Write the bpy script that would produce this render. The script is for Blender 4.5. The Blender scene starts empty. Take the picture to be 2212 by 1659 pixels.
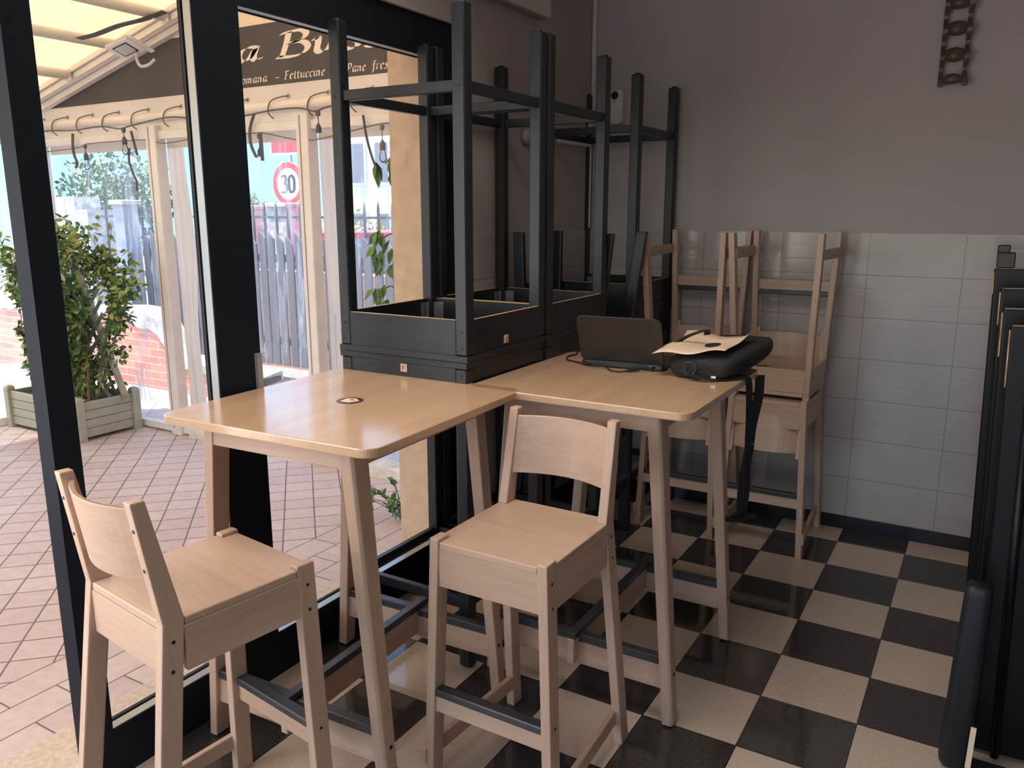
import bpy, bmesh, math, random
from math import sin, cos, pi, radians
from mathutils import Vector, Matrix

# ---------------------------------------------------------------- camera
SC = bpy.context.scene
COL = SC.collection
YAW, PITCH, ROLL = -0.533515, 0.210671, 0.000263
fw = Vector((sin(YAW) * cos(PITCH), cos(YAW) * cos(PITCH), -sin(PITCH)))
rt = Vector((cos(YAW), -sin(YAW), 0))
up = rt.cross(fw)
r2 = rt * cos(ROLL) + up * sin(ROLL)
u2 = -rt * sin(ROLL) + up * cos(ROLL)
cam_d = bpy.data.cameras.new('camera')
cam_d.sensor_width = 36.0
cam_d.lens = 1750.85 / 2212 * 36
cam_d.clip_start = 0.02
cam_d.clip_end = 300
cam = bpy.data.objects.new('camera', cam_d)
COL.objects.link(cam)
CP = Vector((0.82047, -4.01373, 1.58368))
cam.matrix_world = Matrix((
    (r2.x, u2.x, -fw.x, CP.x), (r2.y, u2.y, -fw.y, CP.y),
    (r2.z, u2.z, -fw.z, CP.z), (0, 0, 0, 1)))
SC.camera = cam

# ---------------------------------------------------------------- world, sun, lights, exposure
W = bpy.data.worlds.new('sky')
SC.world = W
W.use_nodes = True
wn = W.node_tree
wn.nodes.clear()
wo = wn.nodes.new('ShaderNodeOutputWorld')
wb = wn.nodes.new('ShaderNodeBackground')
ws = wn.nodes.new('ShaderNodeTexSky')
ws.sky_type = 'NISHITA'
ws.sun_disc = False
ws.sun_elevation = radians(62)
ws.sun_rotation = radians(240)
ws.air_density = 1.0
ws.dust_density = 1.5
wb.inputs['Strength'].default_value = 0.62
wn.links.new(ws.outputs[0], wb.inputs[0])
wn.links.new(wb.outputs[0], wo.inputs[0])

def sun_lamp():
    d = bpy.data.lights.new('sun', 'SUN')
    d.energy = 12.5
    d.angle = radians(0.6)
    d.color = (1.0, 0.93, 0.82)
    o = bpy.data.objects.new('sun', d)
    COL.objects.link(o)
    to_sun = Vector((-0.29, -0.17, 1.0)).normalized()
    o.rotation_euler = to_sun.to_track_quat('Z', 'Y').to_euler()
    o.location = (-4, -3, 12)
sun_lamp()

def area(name, loc, target, sx, sy, power, color):
    d = bpy.data.lights.new(name, 'AREA')
    d.shape = 'RECTANGLE'
    d.size, d.size_y, d.energy, d.color = sx, sy, power, color
    o = bpy.data.objects.new(name, d)
    COL.objects.link(o)
    o.location = loc
    o.rotation_euler = (Vector(loc) - Vector(target)).to_track_quat('Z', 'Y').to_euler()
    return o
# added fill lamp at an assumed, unseen shopfront opening behind the viewer
area('rear_fill', (0.6, -6.9, 1.6), (0.4, 0, 1.2), 3.6, 2.4, 8, (0.93, 0.96, 1.0))
# added fill lamp in the open veranda doorway, boosting its daylight
area('door_fill', (-1.24, -3.80, 1.35), (0.2, -2.6, 0.75), 1.25, 1.5, 22, (1.0, 0.93, 0.88))

# ceiling lamp of the room, above the tables
cl = area('ceiling_lamp', (-.35, -2.3, 2.9), (-.40, -1.95, 0), 1.2, .9, 17, (1.0, 0.87, 0.75))
cl.data.spread = radians(125)

SC.view_settings.view_transform = 'Standard'
SC.view_settings.look = 'None'
SC.view_settings.exposure = 0.0
SC.view_settings.gamma = 1.0
SC.view_settings.use_curve_mapping = False
SC.cycles.use_denoising = True
SC.cycles.max_bounces = 10
SC.cycles.diffuse_bounces = 5
SC.cycles.glossy_bounces = 4
SC.cycles.transmission_bounces = 6
SC.cycles.transparent_max_bounces = 16
SC.cycles.sample_clamp_indirect = 6
SC.cycles.caustics_reflective = False
SC.cycles.caustics_refractive = False

# ---------------------------------------------------------------- helpers
rnd = random.Random(7)

def link(name, mesh, mat=None, parent=None, loc=None, rot=None):
    o = bpy.data.objects.new(name, mesh)
    COL.objects.link(o)
    if mat is not None:
        for m in (mat if isinstance(mat, (list, tuple)) else [mat]):
            mesh.materials.append(m)
    if parent is not None:
        o.parent = parent
    if loc is not None:
        o.location = loc
    if rot is not None:
        o.rotation_euler = rot
    return o

def tag(o, label=None, cat=None, group=None, kind=None):
    if label: o['label'] = label
    if cat: o['category'] = cat
    if group: o['group'] = group
    if kind: o['kind'] = kind
    return o

def thing(name, label, cat, loc=(0, 0, 0), rotz=0.0, group=None, rot=None):
    o = bpy.data.objects.new(name, None)
    o.empty_display_size = 0.1
    COL.objects.link(o)
    o.location = loc
    o.rotation_euler = rot if rot else (0, 0, rotz)
    return tag(o, label, cat, group)

def dup(root, loc, rot, label, group=None):
    r = root.copy()
    COL.objects.link(r)
    r.location = loc
    r.rotation_euler = rot if isinstance(rot, (tuple, list)) else (0, 0, rot)
    r['label'] = label
    if group: r['group'] = group
    for ch in list(root.children):
        c = ch.copy(); COL.objects.link(c); c.parent = r
        for g in list(ch.children):
            d = g.copy(); COL.objects.link(d); d.parent = c
    return r

class MB:
    """collects solids into one mesh"""
    def __init__(s):
        s.bm = bmesh.new()
    def loft(s, secs, cap=True, mi=0):
        rings = [[s.bm.verts.new(p) for p in sec] for sec in secs]
        n = len(rings[0])
        fs = []
        for a, b in zip(rings, rings[1:]):
            for i in range(n):
                j = (i + 1) % n
                fs.append(s.bm.faces.new((a[i], a[j], b[j], b[i])))
        if cap:
            fs.append(s.bm.faces.new(list(reversed(rings[0]))))
            fs.append(s.bm.faces.new(rings[-1]))
        for f in fs: f.material_index = mi
        return fs
    def box(s, x0, x1, y0, y1, z0, z1, mi=0):
        return s.loft([[(x0, y0, z0), (x1, y0, z0), (x1, y1, z0), (x0, y1, z0)],
                       [(x0, y0, z1), (x1, y0, z1), (x1, y1, z1), (x0, y1, z1)]], mi=mi)
    def prism(s, pts, z0, z1, mi=0):
        return s.loft([[(x, y, z0) for x, y in pts], [(x, y, z1) for x, y in pts]], mi=mi)
    def tube(s, pts, r, n=8, mi=0, cap=True):
        pts = [Vector(p) for p in pts]
        secs = []
        ref = None
        for i, p in enumerate(pts):
            t = (pts[min(i + 1, len(pts) - 1)] - pts[max(i - 1, 0)])
            if t.length < 1e-9: t = Vector((0, 0, 1))
            t.normalize()
            if ref is None:
                ref = Vector((0, 0, 1)) if abs(t.z) < 0.9 else Vector((1, 0, 0))
            a = ref - t * ref.dot(t)
            if a.length < 1e-6: a = t.orthogonal()
            a.normalize()
            ref = a
            b = t.cross(a)
            rr = r[i] if isinstance(r, (list, tuple)) else r
            secs.append([p + a * (rr * cos(2 * pi * k / n)) + b * (rr * sin(2 * pi * k / n)) for k in range(n)])
        return s.loft(secs, cap=cap, mi=mi)
    def quad(s, pts, mi=0):
        f = s.bm.faces.new([s.bm.verts.new(p) for p in pts])
        f.material_index = mi
        return f
    def ribbon(s, pts, wv, th=0.0015, mi=0):
        # flat strap through pts; wv = width vector (or list)
        secs = []
        P = [Vector(p) for p in pts]
        for i, p in enumerate(P):
            w = Vector(wv[i] if isinstance(wv, list) else wv)
            t = (P[min(i + 1, len(P) - 1)] - P[max(i - 1, 0)]).normalized()
            nn = t.cross(w)
            if nn.length < 1e-9: nn = Vector((1, 0, 0))
            nn = nn.normalized() * th
            secs.append([p - w - nn, p + w - nn, p + w + nn, p - w + nn])
        return s.loft(secs, mi=mi)
    def build(s, name, mat, parent=None, bevel=0.0, smooth=False, seg=1, loc=None, rot=None):
        bmesh.ops.recalc_face_normals(s.bm, faces=s.bm.faces)
        if bevel > 0:
            es = [e for e in s.bm.edges if len(e.link_faces) == 2 and e.calc_face_angle(0) > 0.5]
            bmesh.ops.bevel(s.bm, geom=es, offset=bevel, segments=seg, affect='EDGES', profile=0.6, clamp_overlap=True)
        me = bpy.data.meshes.new(name)
        s.bm.to_mesh(me)
        s.bm.free()
        if smooth:
            for p in me.polygons: p.use_smooth = True
        return link(name, me, mat, parent, loc, rot)

def smooth_path(pts, k=6):
    P = [Vector(p) for p in pts]
    out = []
    for i in range(len(P) - 1):
        p0 = P[max(i - 1, 0)]; p1 = P[i]; p2 = P[i + 1]; p3 = P[min(i + 2, len(P) - 1)]
        for j in range(k):
            t = j / k
            out.append(0.5 * ((2 * p1) + (p2 - p0) * t + (2 * p0 - 5 * p1 + 4 * p2 - p3) * t * t + (3 * p1 - p0 - 3 * p2 + p3) * t ** 3))
    out.append(P[-1])
    return out

def round_rect(hx, hy, r, n=6):
    pts = []
    for cx, cy, a0 in ((hx - r, hy - r, 0), (-hx + r, hy - r, 90), (-hx + r, -hy + r, 180), (hx - r, -hy + r, 270)):
        for k in range(n + 1):
            a = radians(a0 + 90 * k / n)
            pts.append((cx + r * cos(a), cy + r * sin(a)))
    return pts

# ---------------------------------------------------------------- materials
def new_mat(name):
    m = bpy.data.materials.new(name)
    m.use_nodes = True
    return m, m.node_tree, m.node_tree.nodes['Principled BSDF']

def N(nt, typ, **kw):
    n = nt.nodes.new('ShaderNode' + typ)
    for k, v in kw.items(): setattr(n, k, v)
    return n

def coords(nt, kind='Object', scale=(1, 1, 1), rot=(0, 0, 0), loc=(0, 0, 0)):
    if kind == 'World':
        src = N(nt, 'NewGeometry').outputs['Position']
    else:
        src = N(nt, 'TexCoord').outputs[kind]
    mp = N(nt, 'Mapping')
    mp.inputs['Scale'].default_value = scale
    mp.inputs['Rotation'].default_value = rot
    mp.inputs['Location'].default_value = loc
    nt.links.new(src, mp.inputs[0])
    return mp.outputs[0]

def ramp(nt, fac, stops):
    r = N(nt, 'ValToRGB')
    while len(r.color_ramp.elements) < len(stops): r.color_ramp.elements.new(0.5)
    for e, (p, c) in zip(r.color_ramp.elements, stops):
        e.position = p
        e.color = (c[0], c[1], c[2], 1)
    nt.links.new(fac, r.inputs[0])
    return r.outputs[0]

def bump(nt, b, h, strength=0.2, dist=0.002):
    bp = N(nt, 'Bump')
    bp.inputs['Strength'].default_value = strength
    bp.inputs['Distance'].default_value = dist
    nt.links.new(h, bp.inputs['Height'])
    nt.links.new(bp.outputs[0], b.inputs['Normal'])
    return bp

def plain(name, col, rough=0.5, metal=0.0, nscale=0, namt=0.15, spec=0.5, bumps=0.0, kind='Object'):
    m, nt, b = new_mat(name)
    b.inputs['Roughness'].default_value = rough
    b.inputs['Metallic'].default_value = metal
    b.inputs['Specular IOR Level'].default_value = spec
    if nscale:
        n = N(nt, 'TexNoise'); n.inputs['Scale'].default_value = nscale; n.inputs['Detail'].default_value = 5
        nt.links.new(coords(nt, kind), n.inputs['Vector'])
        c = ramp(nt, n.outputs['Fac'], [(0.3, [x * (1 - namt) for x in col]), (0.7, [min(1, x * (1 + namt)) for x in col])])
        nt.links.new(c, b.inputs['Base Color'])
        if bumps: bump(nt, b, n.outputs['Fac'], bumps, 0.004)
    else:
        b.inputs['Base Color'].default_value = (*col, 1)
        n = N(nt, 'TexNoise'); n.inputs['Scale'].default_value = 40
        nt.links.new(coords(nt, kind), n.inputs['Vector'])
        mr = N(nt, 'MapRange'); mr.inputs['To Min'].default_value = max(0, rough - 0.06); mr.inputs['To Max'].default_value = min(1, rough + 0.06)
        nt.links.new(n.outputs['Fac'], mr.inputs['Value']); nt.links.new(mr.outputs[0], b.inputs['Roughness'])
    return m

def wood(name, dark, light, axis, rough=0.35, grain=14, fine=0.25, coat=0.0, scratch=None):
    m, nt, b = new_mat(name)
    sc = [grain, grain, grain]
    sc['xyz'.index(axis)] = grain * 0.06
    n = N(nt, 'TexNoise'); n.inputs['Scale'].default_value = 1.0; n.inputs['Detail'].default_value = 6
    n.inputs['Distortion'].default_value = 0.4
    nt.links.new(coords(nt, 'Object', sc), n.inputs['Vector'])
    c = ramp(nt, n.outputs['Fac'], [(0.30, dark), (0.55, [(a + d) / 2 for a, d in zip(dark, light)]), (0.75, light)])
    sc2 = [s * 9 for s in sc]
    n2 = N(nt, 'TexNoise'); n2.inputs['Scale'].default_value = 1.0; n2.inputs['Detail'].default_value = 3
    nt.links.new(coords(nt, 'Object', sc2), n2.inputs['Vector'])
    mx = N(nt, 'MixRGB', blend_type='MULTIPLY'); mx.inputs[0].default_value = fine
    nt.links.new(c, mx.inputs[1]); nt.links.new(n2.outputs['Fac'], mx.inputs[2])
    out = mx.outputs[0]
    if scratch:
        v = N(nt, 'TexNoise'); v.inputs['Scale'].default_value = 1.0; v.inputs['Detail'].default_value = 8
        s3 = [60, 60, 60]; s3['xyz'.index(axis)] = 5
        nt.links.new(coords(nt, 'World', s3), v.inputs['Vector'])
        msk = ramp(nt, v.outputs['Fac'], [(0.66, (0, 0, 0)), (0.72, (1, 1, 1))])
        mx2 = N(nt, 'MixRGB'); nt.links.new(msk, mx2.inputs[0]); nt.links.new(out, mx2.inputs[1])
        mx2.inputs[2].default_value = (*scratch, 1)
        out = mx2.outputs[0]
    nt.links.new(out, b.inputs['Base Color'])
    b.inputs['Roughness'].default_value = rough
    b.inputs['Coat Weight'].default_value = coat
    b.inputs['Coat Roughness'].default_value = 0.14
    bump(nt, b, n2.outputs['Fac'], 0.12, 0.0008)
    return m

WD, WL = (0.50, 0.345, 0.255), (0.66, 0.485, 0.38)
M = {}
for ax in 'xyz':
    M['wood_' + ax] = wood('birch_' + ax, WD, WL, ax, 0.42)
    M['black_' + ax] = wood('black_oak_' + ax, (0.009, 0.012, 0.018), (0.018, 0.022, 0.031), ax, 0.38, grain=20, fine=0.6, scratch=(0.035, 0.034, 0.033))
M['wood_top'] = wood('birch_top', (0.60, 0.385, 0.235), (0.72, 0.50, 0.325), 'y', 0.3, grain=10, coat=0.8)
M['wood_seat'] = wood('birch_seat', WD, WL, 'x', 0.38, grain=10, coat=0.12)
M['ply_edge'] = wood('ply_edge', (0.40, 0.22, 0.10), (0.60, 0.38, 0.2), 'z', 0.5, grain=30)
M['cut_edge'] = plain('raw_cut_edge', (0.85, 0.50, 0.20), 0.5, nscale=30)
M['strip'] = plain('dark_metal_strip', (0.06, 0.064, 0.072), 0.3, 0.35, nscale=120, namt=0.1)
M['hole'] = plain('screw_hole', (0.006, 0.005, 0.005), 0.6)
M['steel'] = plain('steel', (0.45, 0.44, 0.42), 0.35, 0.9)
M['rubber'] = plain('rubber', (0.012, 0.012, 0.014), 0.6)
M['frame'] = plain('anthracite_frame', (0.010, 0.014, 0.021), 0.5, nscale=60, namt=0.1, spec=0.1)
M['frame_edge'] = plain('glazing_bead', (0.42, 0.45, 0.47), 0.25, 0.5)  # pale base colour stands in for exterior light reflected on the frame reveals
M['alu'] = plain('white_aluminium', (0.80, 0.77, 0.73), 0.4, nscale=8, namt=0.06)
M['white_pl'] = plain('white_plastic', (0.62, 0.6, 0.57), 0.45)
M['black_pl'] = plain('black_plastic', (0.012, 0.012, 0.013), 0.4)
M['laptop'] = plain('laptop_black', (0.02, 0.018, 0.018), 0.45, nscale=200, namt=0.2)
M['cloth'] = plain('black_nylon', (0.012, 0.012, 0.014), 0.75, nscale=160, namt=0.5, bumps=0.4)
M['paper'] = plain('cream_paper', (0.78, 0.62, 0.45), 0.7, nscale=10, namt=0.03)
M['grey_label'] = plain('grey_label', (0.16, 0.16, 0.18), 0.4)
M['paint'] = plain('wall_paint', (0.40, 0.365, 0.36), 0.6, nscale=2.2, namt=0.035, kind='World')
M['ceil'] = plain('ceiling_paint', (0.62, 0.59, 0.57), 0.8, nscale=3, namt=0.03)
M['stucco'] = plain('orange_stucco', (0.64, 0.48, 0.34), 0.85, nscale=14, namt=0.12, bumps=0.5, kind='World')
M['plinth'] = plain('white_plinth', (0.66, 0.63, 0.58), 0.8, nscale=12, namt=0.2, bumps=0.6)
M['stone'] = plain('threshold_stone', (0.60, 0.49, 0.38), 0.5, nscale=50, namt=0.18)
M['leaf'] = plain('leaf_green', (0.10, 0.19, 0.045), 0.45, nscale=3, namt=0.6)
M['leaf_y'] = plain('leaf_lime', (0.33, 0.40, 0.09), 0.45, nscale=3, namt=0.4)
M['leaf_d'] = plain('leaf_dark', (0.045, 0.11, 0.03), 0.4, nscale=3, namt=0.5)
M['stem'] = plain('stem_brown', (0.22, 0.14, 0.09), 0.8, nscale=20, namt=0.3)
M['pole'] = plain('bamboo_pole', (0.42, 0.42, 0.30), 0.5, nscale=9, namt=0.15)
M['pole_g'] = plain('green_pole', (0.06, 0.13, 0.09), 0.45)
M['planter'] = wood('planter_wood', (0.40, 0.40, 0.30), (0.52, 0.52, 0.41), 'x', 0.6, grain=12)
M['soil'] = plain('soil', (0.06, 0.04, 0.03), 0.95, nscale=40, namt=0.5)
M['fence'] = wood('fence_wood', (0.10, 0.10, 0.12), (0.19, 0.19, 0.22), 'z', 0.8, grain=12)
M['iron'] = plain('iron_railing', (0.05, 0.06, 0.09), 0.5)
M['render'] = plain('pillar_render', (0.30, 0.33, 0.40), 0.85, nscale=9, namt=0.2)
M['cement'] = plain('cement_cap', (0.52, 0.51, 0.49), 0.85, nscale=16, namt=0.35, bumps=0.5)
M['blue_wall'] = plain('pale_blue_building', (0.30, 0.47, 0.72), 0.8, nscale=0.5, namt=0.08)
M['white_wall'] = plain('white_building', (0.74, 0.72, 0.76), 0.8, nscale=0.6, namt=0.05)
M['win_dark'] = plain('window_glass_far', (0.16, 0.18, 0.24), 0.2)
M['asphalt'] = plain('asphalt', (0.24, 0.235, 0.23), 0.9, nscale=8, namt=0.1)
M['grass'] = plain('grass_green', (0.16, 0.27, 0.05), 0.9, nscale=6, namt=0.5)
M['car_red'] = plain('car_red', (0.55, 0.03, 0.03), 0.25)
M['sign_white'] = plain('sign_white', (0.8, 0.8, 0.8), 0.4)
M['sign_red'] = plain('sign_red', (0.65, 0.04, 0.06), 0.4)
M['sign_black'] = plain('sign_black', (0.02, 0.03, 0.04), 0.5)
M['letter'] = plain('letter_cream', (0.86, 0.74, 0.62), 0.5)
M['cord'] = plain('grey_cord', (0.09, 0.09, 0.10), 0.6)
M['lace'] = plain('lacing_cord', (0.20, 0.16, 0.12), 0.7)
M['flap'] = plain('cream_tarpaulin', (0.82, 0.76, 0.68), 0.55, nscale=3, namt=0.05)
M['red_disc'] = plain('dark_red_print', (0.09, 0.012, 0.012), 0.25)
M['print_white'] = plain('white_print', (0.75, 0.72, 0.62), 0.3)
M['rack'] = wood('dark_rack_wood', (0.035, 0.026, 0.020), (0.15, 0.115, 0.09), 'z', 0.4, grain=9)
M['worn'] = plain('worn_edge', (0.42, 0.27, 0.18), 0.5, nscale=30, namt=0.4)
M['glass_bulb'] = None

def mat_checker():
    m, nt, b = new_mat('checker_floor')
    v = coords(nt, 'World', (1 / 0.3,) * 3)
    ch = N(nt, 'TexChecker'); ch.inputs['Scale'].default_value = 1.0
    ch.inputs['Color1'].default_value = (0, 0, 0, 1); ch.inputs['Color2'].default_value = (1, 1, 1, 1)
    off = N(nt, 'VectorMath', operation='ADD'); off.inputs[1].default_value = (1.0, 0.0, 0.5)
    nt.links.new(v, off.inputs[0]); nt.links.new(off.outputs[0], ch.inputs['Vector'])
    n = N(nt, 'TexNoise'); n.inputs['Scale'].default_value = 90; n.inputs['Detail'].default_value = 6
    nt.links.new(coords(nt, 'World'), n.inputs['Vector'])
    lc = ramp(nt, n.outputs['Fac'], [(0.3, (0.50, 0.405, 0.32)), (0.7, (0.58, 0.48, 0.39))])
    dc = ramp(nt, n.outputs['Fac'], [(0.3, (0.030, 0.028, 0.028)), (0.75, (0.060, 0.055, 0.052))])
    mx = N(nt, 'MixRGB')
    nt.links.new(ch.outputs['Color'], mx.inputs[0]); nt.links.new(lc, mx.inputs[1]); nt.links.new(dc, mx.inputs[2])
    # joints
    sx = N(nt, 'SeparateXYZ'); nt.links.new(v, sx.inputs[0])
    ds = []
    for k in ('X', 'Y'):
        fr = N(nt, 'Math', operation='PINGPONG'); fr.inputs[1].default_value = 0.5
        nt.links.new(sx.outputs[k], fr.inputs[0]); ds.append(fr.outputs[0])
    mn = N(nt, 'Math', operation='MINIMUM'); nt.links.new(ds[0], mn.inputs[0]); nt.links.new(ds[1], mn.inputs[1])
    lt = N(nt, 'Math', operation='LESS_THAN'); lt.inputs[1].default_value = 0.006; nt.links.new(mn.outputs[0], lt.inputs[0])
    mj = N(nt, 'MixRGB'); nt.links.new(lt.outputs[0], mj.inputs[0]); nt.links.new(mx.outputs[0], mj.inputs[1])
    mj.inputs[2].default_value = (0.02, 0.016, 0.013, 1)
    nt.links.new(mj.outputs[0], b.inputs['Base Color'])
    n3 = N(nt, 'TexNoise'); n3.inputs['Scale'].default_value = 2.5; n3.inputs['Detail'].default_value = 4
    nt.links.new(coords(nt, 'World'), n3.inputs['Vector'])
    mr = N(nt, 'MapRange'); mr.inputs['To Min'].default_value = 0.04; mr.inputs['To Max'].default_value = 0.12
    nt.links.new(n3.outputs['Fac'], mr.inputs['Value']); nt.links.new(mr.outputs[0], b.inputs['Roughness'])
    sub = N(nt, 'Math', operation='SUBTRACT'); sub.inputs[0].default_value = 1.0; nt.links.new(lt.outputs[0], sub.inputs[1])
    bump(nt, b, sub.outputs[0], 0.3, 0.001)
    return m
M['checker'] = mat_checker()

def mat_walltile(axis):
    # 40 x 20.25 cm glazed tiles with faint relief strips
    m, nt, b = new_mat('wall_tile_' + axis)
    g = N(nt, 'NewGeometry')
    sx = N(nt, 'SeparateXYZ'); nt.links.new(g.outputs['Position'], sx.inputs[0])
    def cell(out, size, off, w):
        a = N(nt, 'Math', operation='SUBTRACT'); a.inputs[1].default_value = off; nt.links.new(out, a.inputs[0])
        d = N(nt, 'Math', operation='DIVIDE'); d.inputs[1].default_value = size; nt.links.new(a.outputs[0], d.inputs[0])
        p = N(nt, 'Math', operation='PINGPONG'); p.inputs[1].default_value = 0.5; nt.links.new(d.outputs[0], p.inputs[0])
        l = N(nt, 'Math', operation='LESS_THAN'); l.inputs[1].default_value = w / size; nt.links.new(p.outputs[0], l.inputs[0])
        return l.outputs[0], p.outputs[0], d.outputs[0]
    h, hp, hd = cell(sx.outputs[axis], 0.4, 0.3, 0.0012)
    z, zp, zd = cell(sx.outputs['Z'], 0.2025, 0.0675, 0.0012)
    jm = N(nt, 'Math', operation='MAXIMUM'); nt.links.new(h, jm.inputs[0]); nt.links.new(z, jm.inputs[1])
    # relief: three strips per tile, soft
    z3, z3p, _ = cell(sx.outputs['Z'], 0.0675, 0.0675, 0.0008)
    rel = N(nt, 'Math', operation='SMOOTH_MIN'); rel.inputs[1].default_value = 0.10; rel.inputs[2].default_value = 0.05
    nt.links.new(z3p, rel.inputs[0])
    n = N(nt, 'TexNoise'); n.inputs['Scale'].default_value = 5.0; n.inputs['Detail'].default_value = 2
    nt.links.new(g.outputs['Position'], n.inputs['Vector'])
    c = ramp(nt, n.outputs['Fac'], [(0.3, (0.40, 0.365, 0.355)), (0.7, (0.45, 0.415, 0.40))])
    mx = N(nt, 'MixRGB'); nt.links.new(jm.outputs[0], mx.inputs[0]); nt.links.new(c, mx.inputs[1]); mx.inputs[2].default_value = (0.20, 0.16, 0.14, 1)
    nt.links.new(mx.outputs[0], b.inputs['Base Color'])
    b.inputs['Roughness'].default_value = 0.13
    ad = N(nt, 'Math', operation='MULTIPLY_ADD'); ad.inputs[1].default_value = 0.25
    nt.links.new(n.outputs['Fac'], ad.inputs[0]); nt.links.new(rel.outputs[0], ad.inputs[2])
    sb = N(nt, 'Math', operation='SUBTRACT'); nt.links.new(ad.outputs[0], sb.inputs[0]); nt.links.new(jm.outputs[0], sb.inputs[1])
    bump(nt, b, sb.outputs[0], 0.5, 0.003)
    return m
M['tile_x'] = mat_walltile('X')
M['tile_y'] = mat_walltile('Y')

def mat_terracotta():
    m, nt, b = new_mat('terracotta_paving')
    g = N(nt, 'NewGeometry')
    def br(rot, loc, bw, rh, offs, mort, c1, c2):
        mp = N(nt, 'Mapping'); mp.inputs['Rotation'].default_value = (0, 0, rot); mp.inputs['Location'].default_value = (loc[0], loc[1], 0)
        nt.links.new(g.outputs['Position'], mp.inputs[0])
        t = N(nt, 'TexBrick'); t.offset = offs
        t.inputs['Scale'].default_value = 1.0; t.inputs['Brick Width'].default_value = bw; t.inputs['Row Height'].default_value = rh
        t.inputs['Mortar Size'].default_value = mort; t.inputs['Mortar Smooth'].default_value = 0.1
        t.inputs['Color1'].default_value = (*c1, 1); t.inputs['Color2'].default_value = (*c2, 1)
        t.inputs['Mortar'].default_value = (0.15, 0.105, 0.10, 1)
        nt.links.new(mp.outputs[0], t.inputs['Vector'])
        return t
    A, B = (0.62, 0.49, 0.45), (0.70, 0.575, 0.53)
    # field laid at 45 degrees: rows along u = (x-y)/sqrt2 ; border rows parallel to the shopfront
    f1 = br(radians(-45), (2.261, -0.467), 0.1554, 0.147, 0.0, 0.0036, A, B)
    b1 = br(radians(90), (-0.20, 1.93), 0.3075, 0.145, 0.5, 0.003, A, B)
    sx = N(nt, 'SeparateXYZ'); nt.links.new(g.outputs['Position'], sx.inputs[0])
    gt = N(nt, 'Math', operation='GREATER_THAN'); gt.inputs[1].default_value = -1.93; nt.links.new(sx.outputs['X'], gt.inputs[0])
    mx = N(nt, 'MixRGB'); nt.links.new(gt.outputs[0], mx.inputs[0]); nt.links.new(f1.outputs['Color'], mx.inputs[1]); nt.links.new(b1.outputs['Color'], mx.inputs[2])
    # thin joint where border meets field
    sb = N(nt, 'Math', operation='SUBTRACT'); sb.inputs[1].default_value = -1.93; nt.links.new(sx.outputs['X'], sb.inputs[0])
    ab = N(nt, 'Math', operation='ABSOLUTE'); nt.links.new(sb.outputs[0], ab.inputs[0])
    lt = N(nt, 'Math', operation='LESS_THAN'); lt.inputs[1].default_value = 0.003; nt.links.new(ab.outputs[0], lt.inputs[0])
    mj = N(nt, 'MixRGB'); nt.links.new(lt.outputs[0], mj.inputs[0]); nt.links.new(mx.outputs[0], mj.inputs[1]); mj.inputs[2].default_value = (0.15, 0.105, 0.10, 1)
    n = N(nt, 'TexNoise'); n.inputs['Scale'].default_value = 22; n.inputs['Detail'].default_value = 6; nt.links.new(g.outputs['Position'], n.inputs['Vector'])
    c2 = ramp(nt, n.outputs['Fac'], [(0.3, (0.86, 0.86, 0.86)), (0.7, (1.0, 1.0, 1.0))])
    mm = N(nt, 'MixRGB', blend_type='MULTIPLY'); mm.inputs[0].default_value = 1; nt.links.new(mj.outputs[0], mm.inputs[1]); nt.links.new(c2, mm.inputs[2])
    nt.links.new(mm.outputs[0], b.inputs['Base Color'])
    b.inputs['Roughness'].default_value = 0.55
    return m
M['terracotta'] = mat_terracotta()

def mat_brick():
    m, nt, b = new_mat('red_brick')
    v = coords(nt, 'World', (1, 1, 1), (radians(90), 0, 0))
    t = N(nt, 'TexBrick'); t.inputs['Scale'].default_value = 1.0; t.inputs['Brick Width'].default_value = 0.25; t.inputs['Row Height'].default_value = 0.07
    t.inputs['Mortar Size'].default_value = 0.006
    t.inputs['Color1'].default_value = (0.55, 0.20, 0.13, 1); t.inputs['Color2'].default_value = (0.68, 0.30, 0.20, 1); t.inputs['Mortar'].default_value = (0.55, 0.42, 0.36, 1)
    nt.links.new(v, t.inputs['Vector']); nt.links.new(t.outputs['Color'], b.inputs['Base Color'])
    b.inputs['Roughness'].default_value = 0.9
    return m
M['brick'] = mat_brick()

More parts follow.
